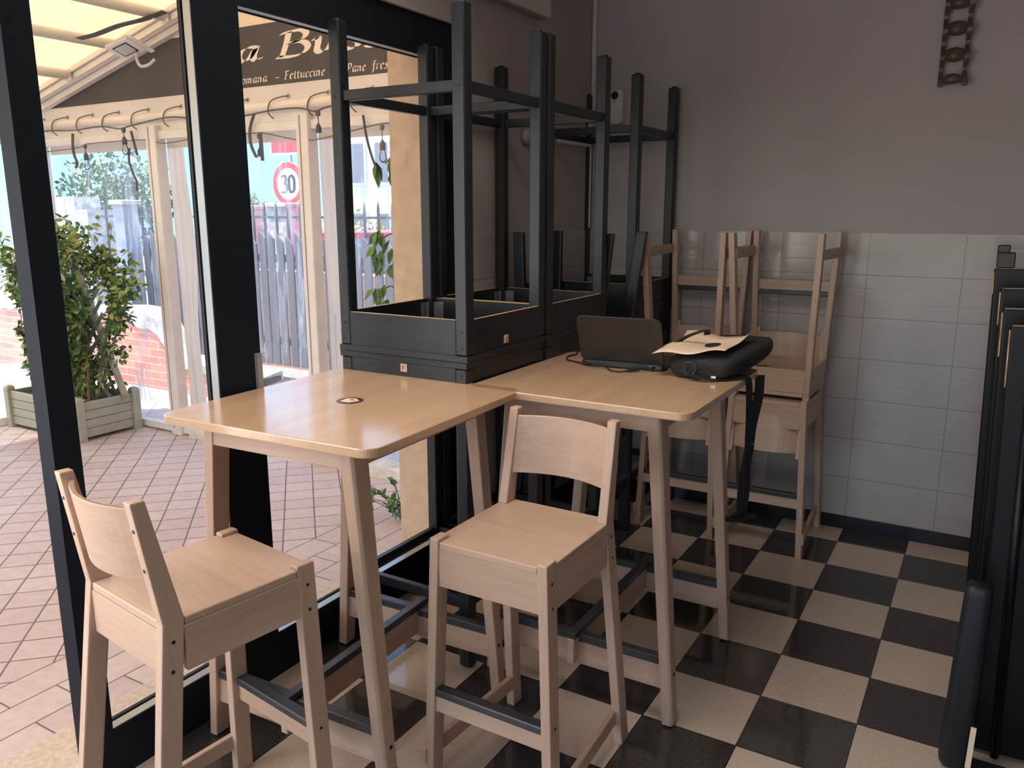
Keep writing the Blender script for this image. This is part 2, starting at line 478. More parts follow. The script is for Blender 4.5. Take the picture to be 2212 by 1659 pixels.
def mat_glass(name, tint=(1, 1, 1), veil=0.0, wavy=0.0, refl=1.0, rough=0.0):
    m = bpy.data.materials.new(name); m.use_nodes = True
    nt = m.node_tree; nt.nodes.clear()
    out = N(nt, 'OutputMaterial')
    tr = N(nt, 'BsdfTransparent'); tr.inputs[0].default_value = (*tint, 1)
    gl = N(nt, 'BsdfGlossy'); gl.inputs['Roughness'].default_value = rough
    fr = N(nt, 'Fresnel'); fr.inputs['IOR'].default_value = 1.45
    mu = N(nt, 'Math', operation='MULTIPLY'); mu.inputs[1].default_value = refl; nt.links.new(fr.outputs[0], mu.inputs[0])
    mx = N(nt, 'MixShader'); nt.links.new(mu.outputs[0], mx.inputs[0])
    base = tr.outputs[0]
    if veil:
        df = N(nt, 'BsdfDiffuse'); df.inputs[0].default_value = (0.78, 0.88, 0.98, 1)
        tl = N(nt, 'BsdfTranslucent'); tl.inputs[0].default_value = (0.78, 0.88, 0.98, 1)
        dm = N(nt, 'MixShader'); dm.inputs[0].default_value = 0.6; nt.links.new(df.outputs[0], dm.inputs[1]); nt.links.new(tl.outputs[0], dm.inputs[2])
        n = N(nt, 'TexNoise'); n.inputs['Scale'].default_value = 1.0; n.inputs['Detail'].default_value = 7; n.inputs['Distortion'].default_value = 1.2
        nt.links.new(coords(nt, 'World', (9, 9, 1.6)), n.inputs['Vector'])
        c = ramp(nt, n.outputs['Fac'], [(0.35, (veil * 0.4,) * 3), (0.58, (veil,) * 3), (0.70, (min(1, veil * 4.0),) * 3)])
        vm = N(nt, 'MixShader'); nt.links.new(c, vm.inputs[0]); nt.links.new(base, vm.inputs[1]); nt.links.new(dm.outputs[0], vm.inputs[2])
        base = vm.outputs[0]
    if wavy:
        n = N(nt, 'TexNoise'); n.inputs['Scale'].default_value = 1.0; n.inputs['Detail'].default_value = 3
        nt.links.new(coords(nt, 'World', (14, 14, 3)), n.inputs['Vector'])
        bp = N(nt, 'Bump'); bp.inputs['Strength'].default_value = wavy; bp.inputs['Distance'].default_value = 0.01
        nt.links.new(n.outputs['Fac'], bp.inputs['Height']); nt.links.new(bp.outputs[0], gl.inputs['Normal'])
    nt.links.new(base, mx.inputs[1]); nt.links.new(gl.outputs[0], mx.inputs[2])
    nt.links.new(mx.outputs[0], out.inputs[0])
    return m
M['glass'] = mat_glass('window_glass', (0.97, 0.98, 0.985), refl=0.8)
M['pvc'] = mat_glass('clear_pvc', (0.90, 0.95, 0.99), veil=0.20, wavy=0.6, refl=0.8, rough=0.12)
M['glass_bulb'] = mat_glass('bulb_glass', (0.93, 0.93, 0.93), veil=0.1)

def mat_awning(name, col, trans):
    m = bpy.data.materials.new(name); m.use_nodes = True
    nt = m.node_tree; nt.nodes.clear()
    out = N(nt, 'OutputMaterial')
    n = N(nt, 'TexNoise'); n.inputs['Scale'].default_value = 3.0; n.inputs['Detail'].default_value = 4
    nt.links.new(coords(nt, 'World'), n.inputs['Vector'])
    c = ramp(nt, n.outputs['Fac'], [(0.3, [x * 0.93 for x in col]), (0.7, col)])
    d = N(nt, 'BsdfDiffuse'); t = N(nt, 'BsdfTranslucent')
    nt.links.new(c, d.inputs[0]); nt.links.new(c, t.inputs[0])
    mx = N(nt, 'MixShader'); mx.inputs[0].default_value = trans
    nt.links.new(d.outputs[0], mx.inputs[1]); nt.links.new(t.outputs[0], mx.inputs[2]); nt.links.new(mx.outputs[0], out.inputs[0])
    return m
M['awning'] = mat_awning('cream_awning', (0.88, 0.64, 0.36), 0.27)
M['banner'] = mat_awning('taupe_banner', (0.115, 0.10, 0.085), 0.15)
M['flap_t'] = mat_awning('cream_flap', (0.88, 0.81, 0.73), 0.35)

# ================================================================ SETTING
def struct(name, mb, mat, **kw):
    o = mb.build(name, mat, **kw)
    if o.parent is None: o['kind'] = 'structure'
    return o

XL, YB, ZC = -1.16, 0.20, 3.0
mb = MB(); mb.box(-1.21, 4.0, -7.4, 0.25, -0.08, 0.0); struct('floor', mb, M['checker'])
mb = MB(); mb.box(-1.6, 4.1, -7.5, 0.4, ZC, ZC + 0.1); struct('ceiling', mb, M['ceil'])

def wall_back():
    mb = MB(); mb.box(-1.6, 4.1, YB, YB + 0.15, -0.08, ZC)
    w = struct('wall_back', mb, M['paint'])
    mb = MB(); mb.box(XL, 4.0, YB - 0.005, YB + 0.01, 0.0, 1.48)
    mb.build('tile_wainscot', M['tile_x'], w)
wall_back()
def wall_left():
    # faces towards the room painted, faces towards the veranda in stucco
    mb = MB()
    mb.box(-1.54, XL, -1.08, YB, -0.08, ZC)
    mb.box(-1.54, XL, -1.10, -1.08, 2.32, ZC)
    bmesh.ops.recalc_face_normals(mb.bm, faces=mb.bm.faces)
    for f in mb.bm.faces:
        f.material_index = 1 if (f.normal.x > 0.5) else 0
    w = struct('wall_left', mb, [M['stucco'], M['paint']])
    mb = MB(); mb.box(XL - 0.01, XL + 0.005, -1.10, YB, 0.0, 1.48)
    mb.build('tile_wainscot', M['tile_y'], w)
    mb = MB()
    mb.box(-1.54, XL, -7.4, -1.10, 2.32, ZC)
    mb.box(-1.54, XL, -7.4, -6.2, 0, 2.32)
    bmesh.ops.recalc_face_normals(mb.bm, faces=mb.bm.faces)
    for f in mb.bm.faces:
        f.material_index = 1 if (f.normal.x > 0.5) else 0
    struct('wall_left', mb, [M['stucco'], M['paint']])
wall_left()
mb = MB(); mb.box(4.0, 4.1, -7.4, 0.3, 0, ZC); struct('wall_right', mb, M['paint'])
mb = MB()
mb.box(-1.6, -1.0, -7.5, -7.4, 0, ZC); mb.box(2.4, 4.1, -7.5, -7.4, 0, ZC); mb.box(-1.0, 2.4, -7.5, -7.4, 2.5, ZC)
struct('wall_front', mb, M['paint'])
mb = MB(); mb.box(XL + 0.005, 4.0, YB - 0.012, YB - 0.004, 0.0, 0.0675); struct('baseboard_back', mb, plain('black_skirting_tile', (0.012, 0.014, 0.02), 0.15))
mb = MB(); mb.box(XL + 0.004, XL + 0.012, -1.10, YB - 0.012, 0.0, 0.0675); struct('baseboard_left', mb, plain('black_skirting_left', (0.012, 0.014, 0.02), 0.15))

# black window wall: posts, sill, header, glazing beads and two panes
FI, FO = -1.175, -1.235        # inner and outer face
def window_wall():
    mb = MB()
    mb.box(FO, FI, -2.912, -2.84, 0, 2.32)
    mb.box(FO, FI, -2.385, -2.22, 0, 2.32)
    mb.box(FO, FI, -1.20, -1.08, 0, 2.32)
    mb.box(FO, FI, -2.84, -2.385, 0, 0.155)
    mb.box(FO, FI, -2.22, -1.20, 0, 0.155)
    mb.box(FO, FI, -2.84, -2.385, 2.175, 2.32)
    mb.box(FO, FI, -2.22, -1.20, 2.175, 2.32)
    w = struct('window_1', mb, M['frame'])
    for i, (a, b) in enumerate(((-2.84, -2.385), (-2.22, -1.20))):
        z0, z1 = 0.155, 2.175
        mb = MB()
        x0, x1 = FI - 0.034, FI - 0.004
        t = 0.0025
        for q in ((a, b, z0, z0 + t), (a, b, z1 - t, z1), (b - t, b, z0 + t, z1 - t), (a, a + t, z0 + t, z1 - t)):
            mb = MB(); mb.box(x0, x1, *q); mb.build('glazing_bead', M['frame_edge'], w)
        mb = MB(); xg = FI - 0.036
        mb.quad([(xg, a, z0), (xg, b, z0), (xg, b, z1), (xg, a, z1)])
        mb.build('pane', M['glass'], w)
        mb = MB()
        mb.box(xg - 0.010, xg - 0.004, a, a + 0.006, z0, z1); mb.box(xg - 0.010, xg - 0.004, b - 0.006, b, z0, z1)
        mb.box(xg - 0.010, xg - 0.004, a, b, z0, z0 + 0.006); mb.box(xg - 0.010, xg - 0.004, a, b, z1 - 0.006, z1)
        mb.build('glazing_seal', M['rubber'], w)
    mb = MB(); mb.box(FI, FI + 0.012, -2.245, -2.225, 0.92, 1.14); mb.build('lock_plate', M['frame_edge'], w)
    # door way left of the post: header and far jamb of the door
    mb = MB()
    mb.box(FO, FI, -6.2, -2.912, 2.175, 2.32)
    mb.box(FO, FI, -6.2, -6.1, 0, 2.175); mb.box(FO, FI, -4.55, -4.45, 0, 2.175)
    struct('door_1', mb, M['frame'])
window_wall()
mb = MB(); mb.box(-1.53, -1.21, -6.2, -1.08, -0.06, 0.002); struct('trim_1', mb, M['stone'])
mb = MB(); mb.box(-9.0, -1.53, -8.0, 0.2, -0.1, 0.0); struct('floor', mb, M['terracotta'])
mb = MB(); mb.box(-60, 20, 0.2, 60, -0.12, -0.02); mb.box(-60, -9.0, -40, 0.2, -0.12, -0.02); mb.box(-9, 20, -40, -8.0, -0.12, -0.02)
o = struct('ground', mb, M['asphalt'])

# ================================================================ FURNITURE
# ---- bar stool (local frame: front = +y)
G = dict(wt=.176, wf=.205, wu=.172, yft=.214, ybt=-.177, yff=.224, ybf=-.270, yut=-.218, t=.028, d=.050, H=1.014, zs=.735)
def leg_sec(kind, sx, z):
    g = G
    if kind == 'F':
        a = z / g['zs']
        y1 = g['yff'] + (g['yft'] - g['yff']) * a; y0 = y1 - g['d']
        x1 = g['wf'] + (g['wt'] - g['wf']) * a; x0 = x1 - g['t']
    elif z <= g['zs']:
        a = z / g['zs']
        y0 = g['ybf'] + (g['ybt'] - g['ybf']) * a; y1 = y0 + g['d']
        x1 = g['wf'] + (g['wt'] - g['wf']) * a; x0 = x1 - g['t']
    else:
        a = (z - g['zs']) / (g['H'] - g['zs'])
        y0 = g['ybt'] + (g['yut'] - g['ybt']) * a; y1 = y0 + g['d'] - 0.018 * a
        x1 = g['wt'] + (g['wu'] - g['wt']) * a; x0 = x1 - g['t']
    return [(sx * x0, y0, z), (sx * x1, y0, z), (sx * x1, y1, z), (sx * x0, y1, z)]

def hole(p, n, parent, r=.0042):
    p, n = Vector(p), Vector(n)
    mb = MB(); mb.tube([p - n * .001, p + n * .0012], r, 10)
    mb.build('screw_hole', M['hole'], parent)

def stool(mat, label, loc, rot, group=None):
    t = thing('bar_stool', label, 'stool', loc, 0, group, rot)
    mz, mx, my = M[mat + '_z'], M[mat + '_x'], M[mat + '_y']
    ms = M['wood_seat'] if mat == 'wood' else my
    g = G
    for sx in (-1, 1):
        mb = MB(); mb.loft([leg_sec('F', sx, z) for z in (0, .37, .744)]); L = mb.build('leg', mz, t, 0.004, seg=2)
        for z in (.69, .625, .30):
            x, y0 = leg_sec('F', sx, z)[1][0], leg_sec('F', sx, z)[1][1]
            hole((x, y0 + .025, z), (sx, 0, 0), L)
        mb = MB(); mb.loft([leg_sec('B', sx, z) for z in (0, .37, .735, .86, 1.014)]); L = mb.build('leg', mz, t, 0.004, seg=2)
        for z in (.69, .625):
            x, y0 = leg_sec('B', sx, z)[1][0], leg_sec('B', sx, z)[1][1]
            hole((x, y0 + .025, z), (sx, 0, 0), L)
        for z in (.86, .95):
            s = leg_sec('B', sx, z)
            hole(((s[0][0] + s[1][0]) / 2, s[0][1], z), (0, -1, 0), L)
    # seat board notched round the legs
    w, ti = g['wt'] - .001, g['wt'] - g['t'] - .001
    yf, yb = g['yft'] - .003, g['ybt'] + .003
    fn, bn = g['yft'] - g['d'] - .001, g['ybt'] + g['d'] + .001
    pts = [(-ti, yb), (ti, yb), (ti, bn), (w, bn), (w, fn), (ti, fn), (ti, yf), (-ti, yf), (-ti, fn), (-w, fn), (-w, bn), (-ti, bn)]
    mb = MB(); mb.prism(pts, .716, .735); mb.build('seat', ms, t, 0.002)
    # aprons
    def ap(pa, pb, z0, z1, mt):
        mb = MB()
        (xa, ya), (xb, yb2) = pa, pb
        if abs(ya - yb2) < 1e-6: mb.box(xa, xb, ya, ya + .018 * (1 if ya < 0 else -1), z0, z1)
        else: mb.box(xa, xa - .018 * (1 if xa > 0 else -1), ya, yb2, z0, z1)
        mb.build('apron', mt, t, 0.001)
    wi = .176 - .028 + .003
    ap((-wi, .209), (wi, .209), .610, .716, mx)
    ap((-wi, -.176), (wi, -.176), .610, .716, mx)
    ap((.176, -.13), (.176, .168), .610, .716, my)
    ap((-.176, -.13), (-.176, .168), .610, .716, my)
    # foot rest with dark strip on top, side rails
    mb = MB(); mb.box(-.172, .172, .190, .212, .235, .288); f = mb.build('foot_rest', mx, t, 0.002)
    mb = MB(); mb.box(-.170, .170, .184, .218, .284, .306); mb.build('dark_strip', M['strip'], f, 0.003)
    f['label'] = 'front foot rest'
    for sx in (-1, 1):
        mb = MB()
        xo = .186
        mb.loft([[(sx * xo, -.232, .072), (sx * (xo - .018), -.232, .072), (sx * (xo - .018), -.232, .118), (sx * xo, -.232, .118)],
                 [(sx * (xo + .026), .232, .072), (sx * (xo + .008), .232, .072), (sx * (xo + .008), .232, .118), (sx * (xo + .026), .232, .118)]])
        if mat == 'wood': mb.build('side_rail', my, t, 0.002)
        else: mb.bm.free()
    # bent plywood backrest
    mb = MB()
    n = 14
    rows = []
    for z, dy in ((.822, 0), (.845, 0), (.90, 0), (.975, 0), (.992, 0)):
        a = (z - .735) / (1.014 - .735)
        y0 = G['ybt'] + (G['yut'] - G['ybt']) * a + .030
        row = []
        for k in range(n + 1):
            s_ = -1 + 2 * k / n
            bow = -.042 * (1 - s_ * s_)
            row.append((s_ * .149, y0 + bow, z))
        rows.append(row)
    secs = []
    for k in range(n + 1):
        front = [rows[i][k] for i in range(5)]
        back = [(p[0], p[1] - .011, p[2]) for p in reversed(front)]
        secs.append(front + back)
    mb.loft(secs); mb.build('backrest', ms, t, 0.0015)
    if mat == 'wood':
        mb = MB()
        for k in range(n):
            a, b = rows[4][k], rows[4][k + 1]
            for q in (.25, .5, .75):
                mb.quad([(a[0], a[1] - .011 * q, a[2] + .0006), (b[0], b[1] - .011 * q, b[2] + .0006), (b[0], b[1] - .011 * q - .0012, b[2] + .0006), (a[0], a[1] - .011 * q - .0012, a[2] + .0006)])
        mb.build('ply_layers', M['ply_edge'], t.children[-1])
    return t

SEATZ = 0.735 + 0.009
s1 = stool('wood', 'pale birch bar stool seen from behind at the left front table, beside the window wall', (-.745, -2.851, 0), (0, 0, -.141))
dup(s1, (-.204, -2.192, 0), 3.131, 'pale birch bar stool in the middle facing forward, its back to the laptop table')
FLIP = 2 * SEATZ
YW = -.088
GR = 'stools stacked seat to seat by the tiled wall'
dup(s1, (-.437, YW + .012, 0), pi, 'lower upright birch stool of the left stack at the tiled wall', GR)
dup(s1, (-.437, YW + .012, FLIP), (pi, 0, pi), 'upside down birch stool on top of the left stack, behind the laptop', GR)
dup(s1, (-.015, YW, 0), pi, 'lower upright birch stool of the right stack at the tiled wall', GR)
dup(s1, (-.015, YW, FLIP), (pi, 0, pi), 'upside down birch stool on top of the right stack, beside the bare tiled wall', GR)
GB = 'black stools stacked between the black tables'
b1 = stool('black', 'lower upright black stool standing between the stacked black tables', (-.86, -.578, 0), (0, 0, -pi / 2), GB)
dup(b1, (-.86, -.578, FLIP), (pi, 0, -pi / 2), 'upside down black stool lying on another one between the black tables', GB)

# ---- birch bar tables
def bar_table(label, loc, rotz):
    t = thing('bar_table', label, 'table', loc, rotz)
    pts = round_rect(.374, .388, .045, 8)
    mb = MB(); mb.prism(pts, 1.006, 1.030); mb.build('tabletop', M['wood_top'], t, 0.003, seg=2)
    for sx in (-1, 1):
        for sy in (-1, 1):
            def sec(z):
                a = z / 1.006
                xo = .345 + (.265 - .345) * a
                yo = .330
                lx, ly = .034 + .008 * a, .050 + .014 * a
                p = [(sx * (xo - lx), sy * (yo - ly)), (sx * xo, sy * (yo - ly)), (sx * xo, sy * (yo - .008)), (sx * (xo - .008), sy * yo), (sx * (xo - lx), sy * yo)]
                return [(x, y, z) for x, y in p]
            mb = MB(); mb.loft([sec(z) for z in (0.006, .5, 1.006)]); L = mb.build('leg', M['wood_z'], t, 0.002)
            mb = MB(); mb.tube([(sx * .328, sy * .305, 0), (sx * .328, sy * .305, .008)], .013, 12); mb.build('foot_glide', M['rubber'], L)
            mb = MB(); xx = .345 - .08 * .17 / 1.006
            mb.tube([(sx * (xx - .001), sy * .298, .17), (sx * (xx + .0015), sy * .298, .17)], .006, 10); mb.build('screw_hole', M['hole'], L)
    for sy in (-1, 1):
        mb = MB(); mb.box(-.236, .236, sy * .326, sy * .304, .945, 1.006); mb.build('apron', M['wood_x'], t, 0.0015)
        mb = MB(); mb.box(-.302, .302, sy * .314, sy * .292, .118, .206); f = mb.build('stretcher', M['wood_x'], t, 0.002)
        mb = MB(); mb.box(-.300, .300, sy * .319, sy * .287, .200, .228); mb.build('dark_strip', M['strip'], f, 0.003)
    for sx in (-1, 1):
        mb = MB(); mb.box(sx * .258, sx * .236, -.28, .28, .945, 1.006); mb.build('apron', M['wood_y'], t, 0.0015)
    mb = MB(); mb.box(-.012, .012, -.355, .355, .135, .222); f = mb.build('stretcher', M['wood_y'], t, 0.002)
    f['label'] = 'middle crossbar'
    mb = MB(); mb.box(-.016, .016, -.352, .352, .220, .244); mb.build('dark_strip', M['strip'], f, 0.003)
    return t
T1 = bar_table('square birch bar table in front, with a round red sticker on top', (-.785, -2.232, 0), radians(2.2))
T2 = dup(T1, (-.237, -1.495, 0), 0.0, 'square birch bar table carrying the laptop and black bag')

# round sticker on the front table
def sticker():
    t = thing('round_sticker', 'dark red round sticker with a white mark stuck on the front table', 'sticker', (-.790, -2.235, 1.0303), radians(20))
    mb = MB(); mb.prism([(.040 * cos(a * pi / 16), .040 * sin(a * pi / 16)) for a in range(32)], 0, .0006); mb.build('disc', M['red_disc'], t)
    mb = MB(); mb.prism([(-.026, -.016), (.006, -.027), (.030, -.004), (.010, .026), (-.020, .024)], .0006, .0010); w = mb.build('white_field', M['print_white'], t)
    mb = MB(); mb.prism([(-.004, .004), (.016, -.002), (.017, .002), (.004, .006), (.005, .014), (.001, .014)], .0010, .0013); mb.build('dark_mark', M['sign_black'], w)
sticker()

# ---- black bar tables, stacked upright + upside down
LG = .046
def black_table(label, loc, rot, W_=.535, D_=.535, Hh=1.10, group=None, tagged=True):
    t = thing('bar_table', label, 'table', loc, 0, group, rot)
    hx, hy = W_ / 2, D_ / 2
    mb = MB(); mb.box(-hx - .004, hx + .004, -hy - .004, hy + .004, Hh - .022, Hh); mb.build('tabletop', M['black_x'], t, 0.002)
    for sx in (-1, 1):
        for sy in (-1, 1):
            mb = MB(); mb.box(sx * (hx - LG), sx * hx, sy * (hy - LG), sy * hy, 0.006, Hh - .022); L = mb.build('leg', M['black_z'], t, 0.004)
            mb = MB(); mb.tube([(sx * (hx - LG / 2), sy * (hy - LG / 2), 0), (sx * (hx - LG / 2), sy * (hy - LG / 2), .008)], .014, 12); mb.build('foot_glide', M['rubber'], L)
            for z in (Hh - .045, Hh - .100, .245):
                hole((sx * (hx - .020), sy * hy, z), (0, sy, 0), L)
            # metal corner bracket inside the apron
            mb = MB()
            a, b, c = hx - .022, hx - .024, LG + .040
            e, f = hy - .022, hy - .024
            pts = [(hx - c, e), (hx - LG - .006, e), (a, hy - LG - .006), (a, hy - c), (b, hy - c), (b, hy - LG - .007), (hx - LG - .007, f), (hx - c, f)]
            mb.prism([(sx * x, sy * y) for x, y in pts], Hh - .125, Hh - .03)
            mb.build('corner_bracket', M['steel'], t)
    az0, az1 = Hh - .138, Hh - .022
    for s_ in (-1, 1):
        mb = MB(); mb.box(-hx + LG, hx - LG, s_ * (hy - .002), s_ * (hy - .022), az0, az1); a = mb.build('apron', M['black_x'], t)
        mb = MB(); mb.box(-hx + LG, hx - LG, s_ * (hy - .0025), s_ * (hy - .0115), az0 - .0006, az0); mb.build('raw_edge', M['cut_edge'], a)
        mb = MB(); mb.box(s_ * (hx - .002), s_ * (hx - .022), -hy + LG, hy - LG, az0, az1); a = mb.build('apron', M['black_y'], t)
        mb = MB(); mb.box(s_ * (hx - .0025), s_ * (hx - .0115), -hy + LG, hy - LG, az0 - .0006, az0); mb.build('raw_edge', M['cut_edge'], a)
        mb = MB(); mb.box(-hx + LG, hx - LG, s_ * (hy - .010), s_ * (hy - .034), .226, .260); mb.build('rail', M['black_x'], t, 0.002)
        mb = MB(); mb.box(s_ * (hx - .010), s_ * (hx - .034), -hy + LG, hy - LG, .226, .260); mb.build('rail', M['black_y'], t, 0.002)
    return t

def tag_plate(t, p, facing):
    # little light square plate with a printed sign like a P
    mb = MB()
    x, y, z = p
    if facing == '-y':
        mb.box(x - .014, x + .014, y - .003, y, z - .014, z + .014); w = mb.build('tag_plate', M['cut_plate'], t, 0.001)
        mb = MB(); q = lambda a, b, c, d: mb.box(x + a, x + b, y - .0036, y - .003, z + c, z + d)
        q(-.006, -.003, -.008, .008); q(-.006, .005, .006, .008); q(.003, .005, .000, .008); q(-.006, .005, -.001, .001)
    else:
        mb.box(x, x + .003, y - .014, y + .014, z - .014, z + .014); w = mb.build('tag_plate', M['cut_plate'], t, 0.001)
        mb = MB(); q = lambda a, b, c, d: mb.box(x + .003, x + .0036, y + a, y + b, z + c, z + d)
        q(-.006, -.003, -.008, .008); q(-.006, .005, .006, .008); q(.003, .005, .000, .008); q(-.006, .005, -.001, .001)
    mb.build('printed_mark', M['stem'], w)
M['cut_plate'] = plain('pale_tag', (0.62, 0.44, 0.32), 0.5)
GT = 'black bar tables stacked top to top'
AX, AY = -.887, -1.598
A1 = black_table('upright black bar table nearest the front table, carrying an upside down one', (AX, AY, 0), (0, 0, 0), group=GT)
A2 = dup(A1, (AX + .004, AY - .006, 2.20), (pi, 0, radians(.4)), 'upside down black bar table in front, its legs highest in view by the window', GT)
B1 = dup(A1, (AX + .010, -1.062, 0), 0.0, 'upright black bar table in the middle of the black row', GT)
B2 = dup(A1, (AX + .010, -1.062, 2.20), (pi, 0, 0), 'upside down black bar table in the middle of the black row', GT)
C1 = dup(A1, (-.925, -.092, 0), 0.0, 'upright black bar table in the corner against the tiled wall', GT)
C2 = dup(A1, (-.925, -.092, 2.20), (pi, 0, 0), 'upside down black bar table in the corner below the wall sensor', GT)
tag_plate(A1, (.01, -.2655, 1.060), '-y')
tag_plate(A2, (.2655, .02, 1.052), '+x')

# ---- laptop with lid open, seen from behind
def laptop():
    t = thing('laptop', 'black open laptop seen from behind on the rear birch table', 'laptop', (-.293, -1.358, 1.030), radians(6.5))
    w, d = .152, .215
    mb = MB(); mb.prism([(x, y + d / 2) for x, y in round_rect(w, d / 2, .012, 4)], .003, .021); b = mb.build('base', M['laptop'], t, 0.002)
    mb = MB(); mb.box(-.12, -.11, -.0006, .0004, .007, .016); mb.box(-.095, -.083, -.0006, .0004, .011, .015); mb.box(-.075, -.063, -.0006, .0004, .011, .015)
    mb.box(-.14, -.128, -.0006, .0004, .007, .017); mb.build('ports', M['hole'], b)
    mb = MB(); mb.box(.100, .128, -.0008, .0004, .006, .018); mb.build('grey_label', M['grey_label'], b)
    mb = MB(); mb.box(-.135, .135, -.001, .012, .0205, .0225); mb.build('hinge_strip', M['strip'], b)
    mb = MB(); mb.box(-.13, .13, .05, .15, .021, .0215); mb.build('keyboard', M['black_pl'], b)
    # lid leaning towards the viewer
    mb = MB()
    pts = round_rect(w + .001, .094, .022, 6)
    tilt = radians(24)
    def P(x, s, th):
        y = .006 - sin(tilt) * s + cos(tilt) * th * 0
        z = .020 + cos(tilt) * s
        return (x, y + th * cos(tilt), z + th * sin(tilt))
    mb.loft([[P(x, y + .094, 0) for x, y in pts], [P(x, y + .094, .007) for x, y in pts]])
    mb.build('lid', M['laptop'], t, 0.0015)
    mb = MB()
    mb.loft([[P(x, y + .094, .0071) for x, y in round_rect(w - .012, .080, .003, 2)], [P(x, y + .094, .0075) for x, y in round_rect(w - .012, .080, .003, 2)]])
    mb.build('screen', M['black_pl'], t.children[-1])
laptop()
def cable():
    t = thing('power_cable', 'black power cable curling on the rear birch table beside the laptop', 'cable', (0, 0, 0))
    z = 1.034
    pts = [(-.598, -1.09, z), (-.565, -1.16, z), (-.555, -1.20, z), (-.560, -1.25, z), (-.530, -1.315, z), (-.475, -1.34, z), (-.40, -1.385, z + .004), (-.345, -1.392, z + .006), (-.305, -1.425, z), (-.268, -1.432, z), (-.243, -1.41, z + .002)]
    mb = MB(); mb.tube(smooth_path(pts), .0028, 8); mb.build('cord', M['rubber'], t, smooth=True)
    mb = MB(); mb.tube([(-.246, -1.413, z + .003), (-.215, -1.385, z + .006)], .0065, 10); mb.build('ferrite_bead', M['black_pl'], t, 0.001)
    mb = MB(); mb.tube(smooth_path([(-.215, -1.385, z + .006), (-.195, -1.370, z + .009), (-.176, -1.362, z + .009)]), .003, 8)
    mb.tube([(-.178, -1.366, z + .009), (-.172, -1.348, z + .009)], .005, 8); mb.build('plug', M['black_pl'], t)
cable()

# ---- shoulder bag with paper on top
def bag():
    t = thing('shoulder_bag', 'black nylon shoulder bag lying on the rear table, strap hanging down', 'bag', (.0, -1.15, 1.030), radians(0))
    # body: lofted rounded slab from near left to far right, bent up over the table edge
    mb = MB()
    secs = []
    n = 16
    L = [(-.005, -.262, .0), (.0, -.25, .0), (.015, -.18, .0), (.022, -.05, .0), (.03, .07, .006), (.035, .16, .016), (.038, .20, .028), (.04, .21, .04)]
    hw = [.07, .105, .128, .136, .135, .122, .09, .04]
    th = [.05, .072, .084, .088, .086, .080, .066, .03]
    for (cx, cy, cz), w, h in zip(L, hw, th):
        ring = []
        for k in range(n):
            a = 2 * pi * k / n
            ca, sa = cos(a), sin(a)
            ex = (abs(ca) ** .55) * (1 if ca >= 0 else -1)
            ez = (abs(sa) ** .6) * (1 if sa >= 0 else -1)
            lift = .030 * max(0, (cx + ex * w) - .10) / .1
            ring.append((cx + ex * w, cy, cz + .002 + h / 2 + ez * h / 2 + max(0, lift)))
        secs.append(ring)
    mb.loft(secs)
    body = mb.build('bag_body', M['cloth'], t, smooth=True)
    sub = body.modifiers.new('sub', 'SUBSURF'); sub.levels = 1; sub.render_levels = 2
    # zip lines, strap ring and buckle
    mb = MB()
    for zz in (.03, .052):
        mb.tube(smooth_path([(-.105, -.20, zz), (-.10, -.235, zz), (-.06, -.268, zz), (.0, -.270, zz), (.06, -.266, zz)]), .0022, 6)
    mb.build('zip', M['rubber'], body)
    mb = MB()
    ringp = [(-.018 + .020 * cos(a * pi / 8), -.278, .040 + .022 * sin(a * pi / 8)) for a in range(17)]
    mb.tube(ringp, .003, 8); mb.build('strap_ring', M['strip'], body)
    mb = MB(); mb.box(.052, .068, -.27, -.262, .012, .020); mb.build('buckle', M['steel'], body)
    mb = MB(); mb.ribbon(smooth_path([(-.018, -.28, .024), (.02, -.285, .014), (.06, -.27, .008), (.11, -.22, .006), (.145, -.18, .004)]), (0.006, .012, 0), .0015); mb.build('ring_strap', M['cloth'], body)
    # hanging strap: over the table edge, down to knee height and back up
    mb = MB()
    p = [(.10, -.17, .008), (.135, -.16, .006), (.147, -.152, -.012), (.150, -.135, -.10), (.145, -.10, -.25), (.135, -.04, -.44), (.120, .0, -.545)]
    mb.ribbon(smooth_path(p), (.006, .017, 0), .0014); s = mb.build('shoulder_strap', M['cloth'], t)
    mb = MB()
    p = [(.140, .03, -.02), (.142, .02, -.10), (.120, .04, -.22), (.118, .03, -.30), (.110, .0, -.44), (.115, -.01, -.545)]
    mb.ribbon(smooth_path(p), (.014, .010, 0), .0014); mb.build('shoulder_strap', M['cloth'], t)
    mb = MB(); mb.prism([(.06, -.055), (.09, -.065), (.125, -.03), (.165, .035), (.150, .045), (.11, .02)], -.560, -.544); mb.build('shoulder_pad', M['cloth'], t, 0.005)
    mb = MB(); mb.tube([(.105, .03, -.275), (.135, .035, -.275)], .014, 10); mb.build('strap_slider', M['black_pl'], s)
    # grab handle over the paper
    mb = MB(); mb.ribbon(smooth_path([(-.128, -.14, .088), (-.10, -.12, .112), (-.07, -.09, .128), (-.035, -.07, .140), (-.030, -.066, .124)]), (.006, .012, 0), .003); mb.build('grab_handle', M['cloth'], t)
bag()
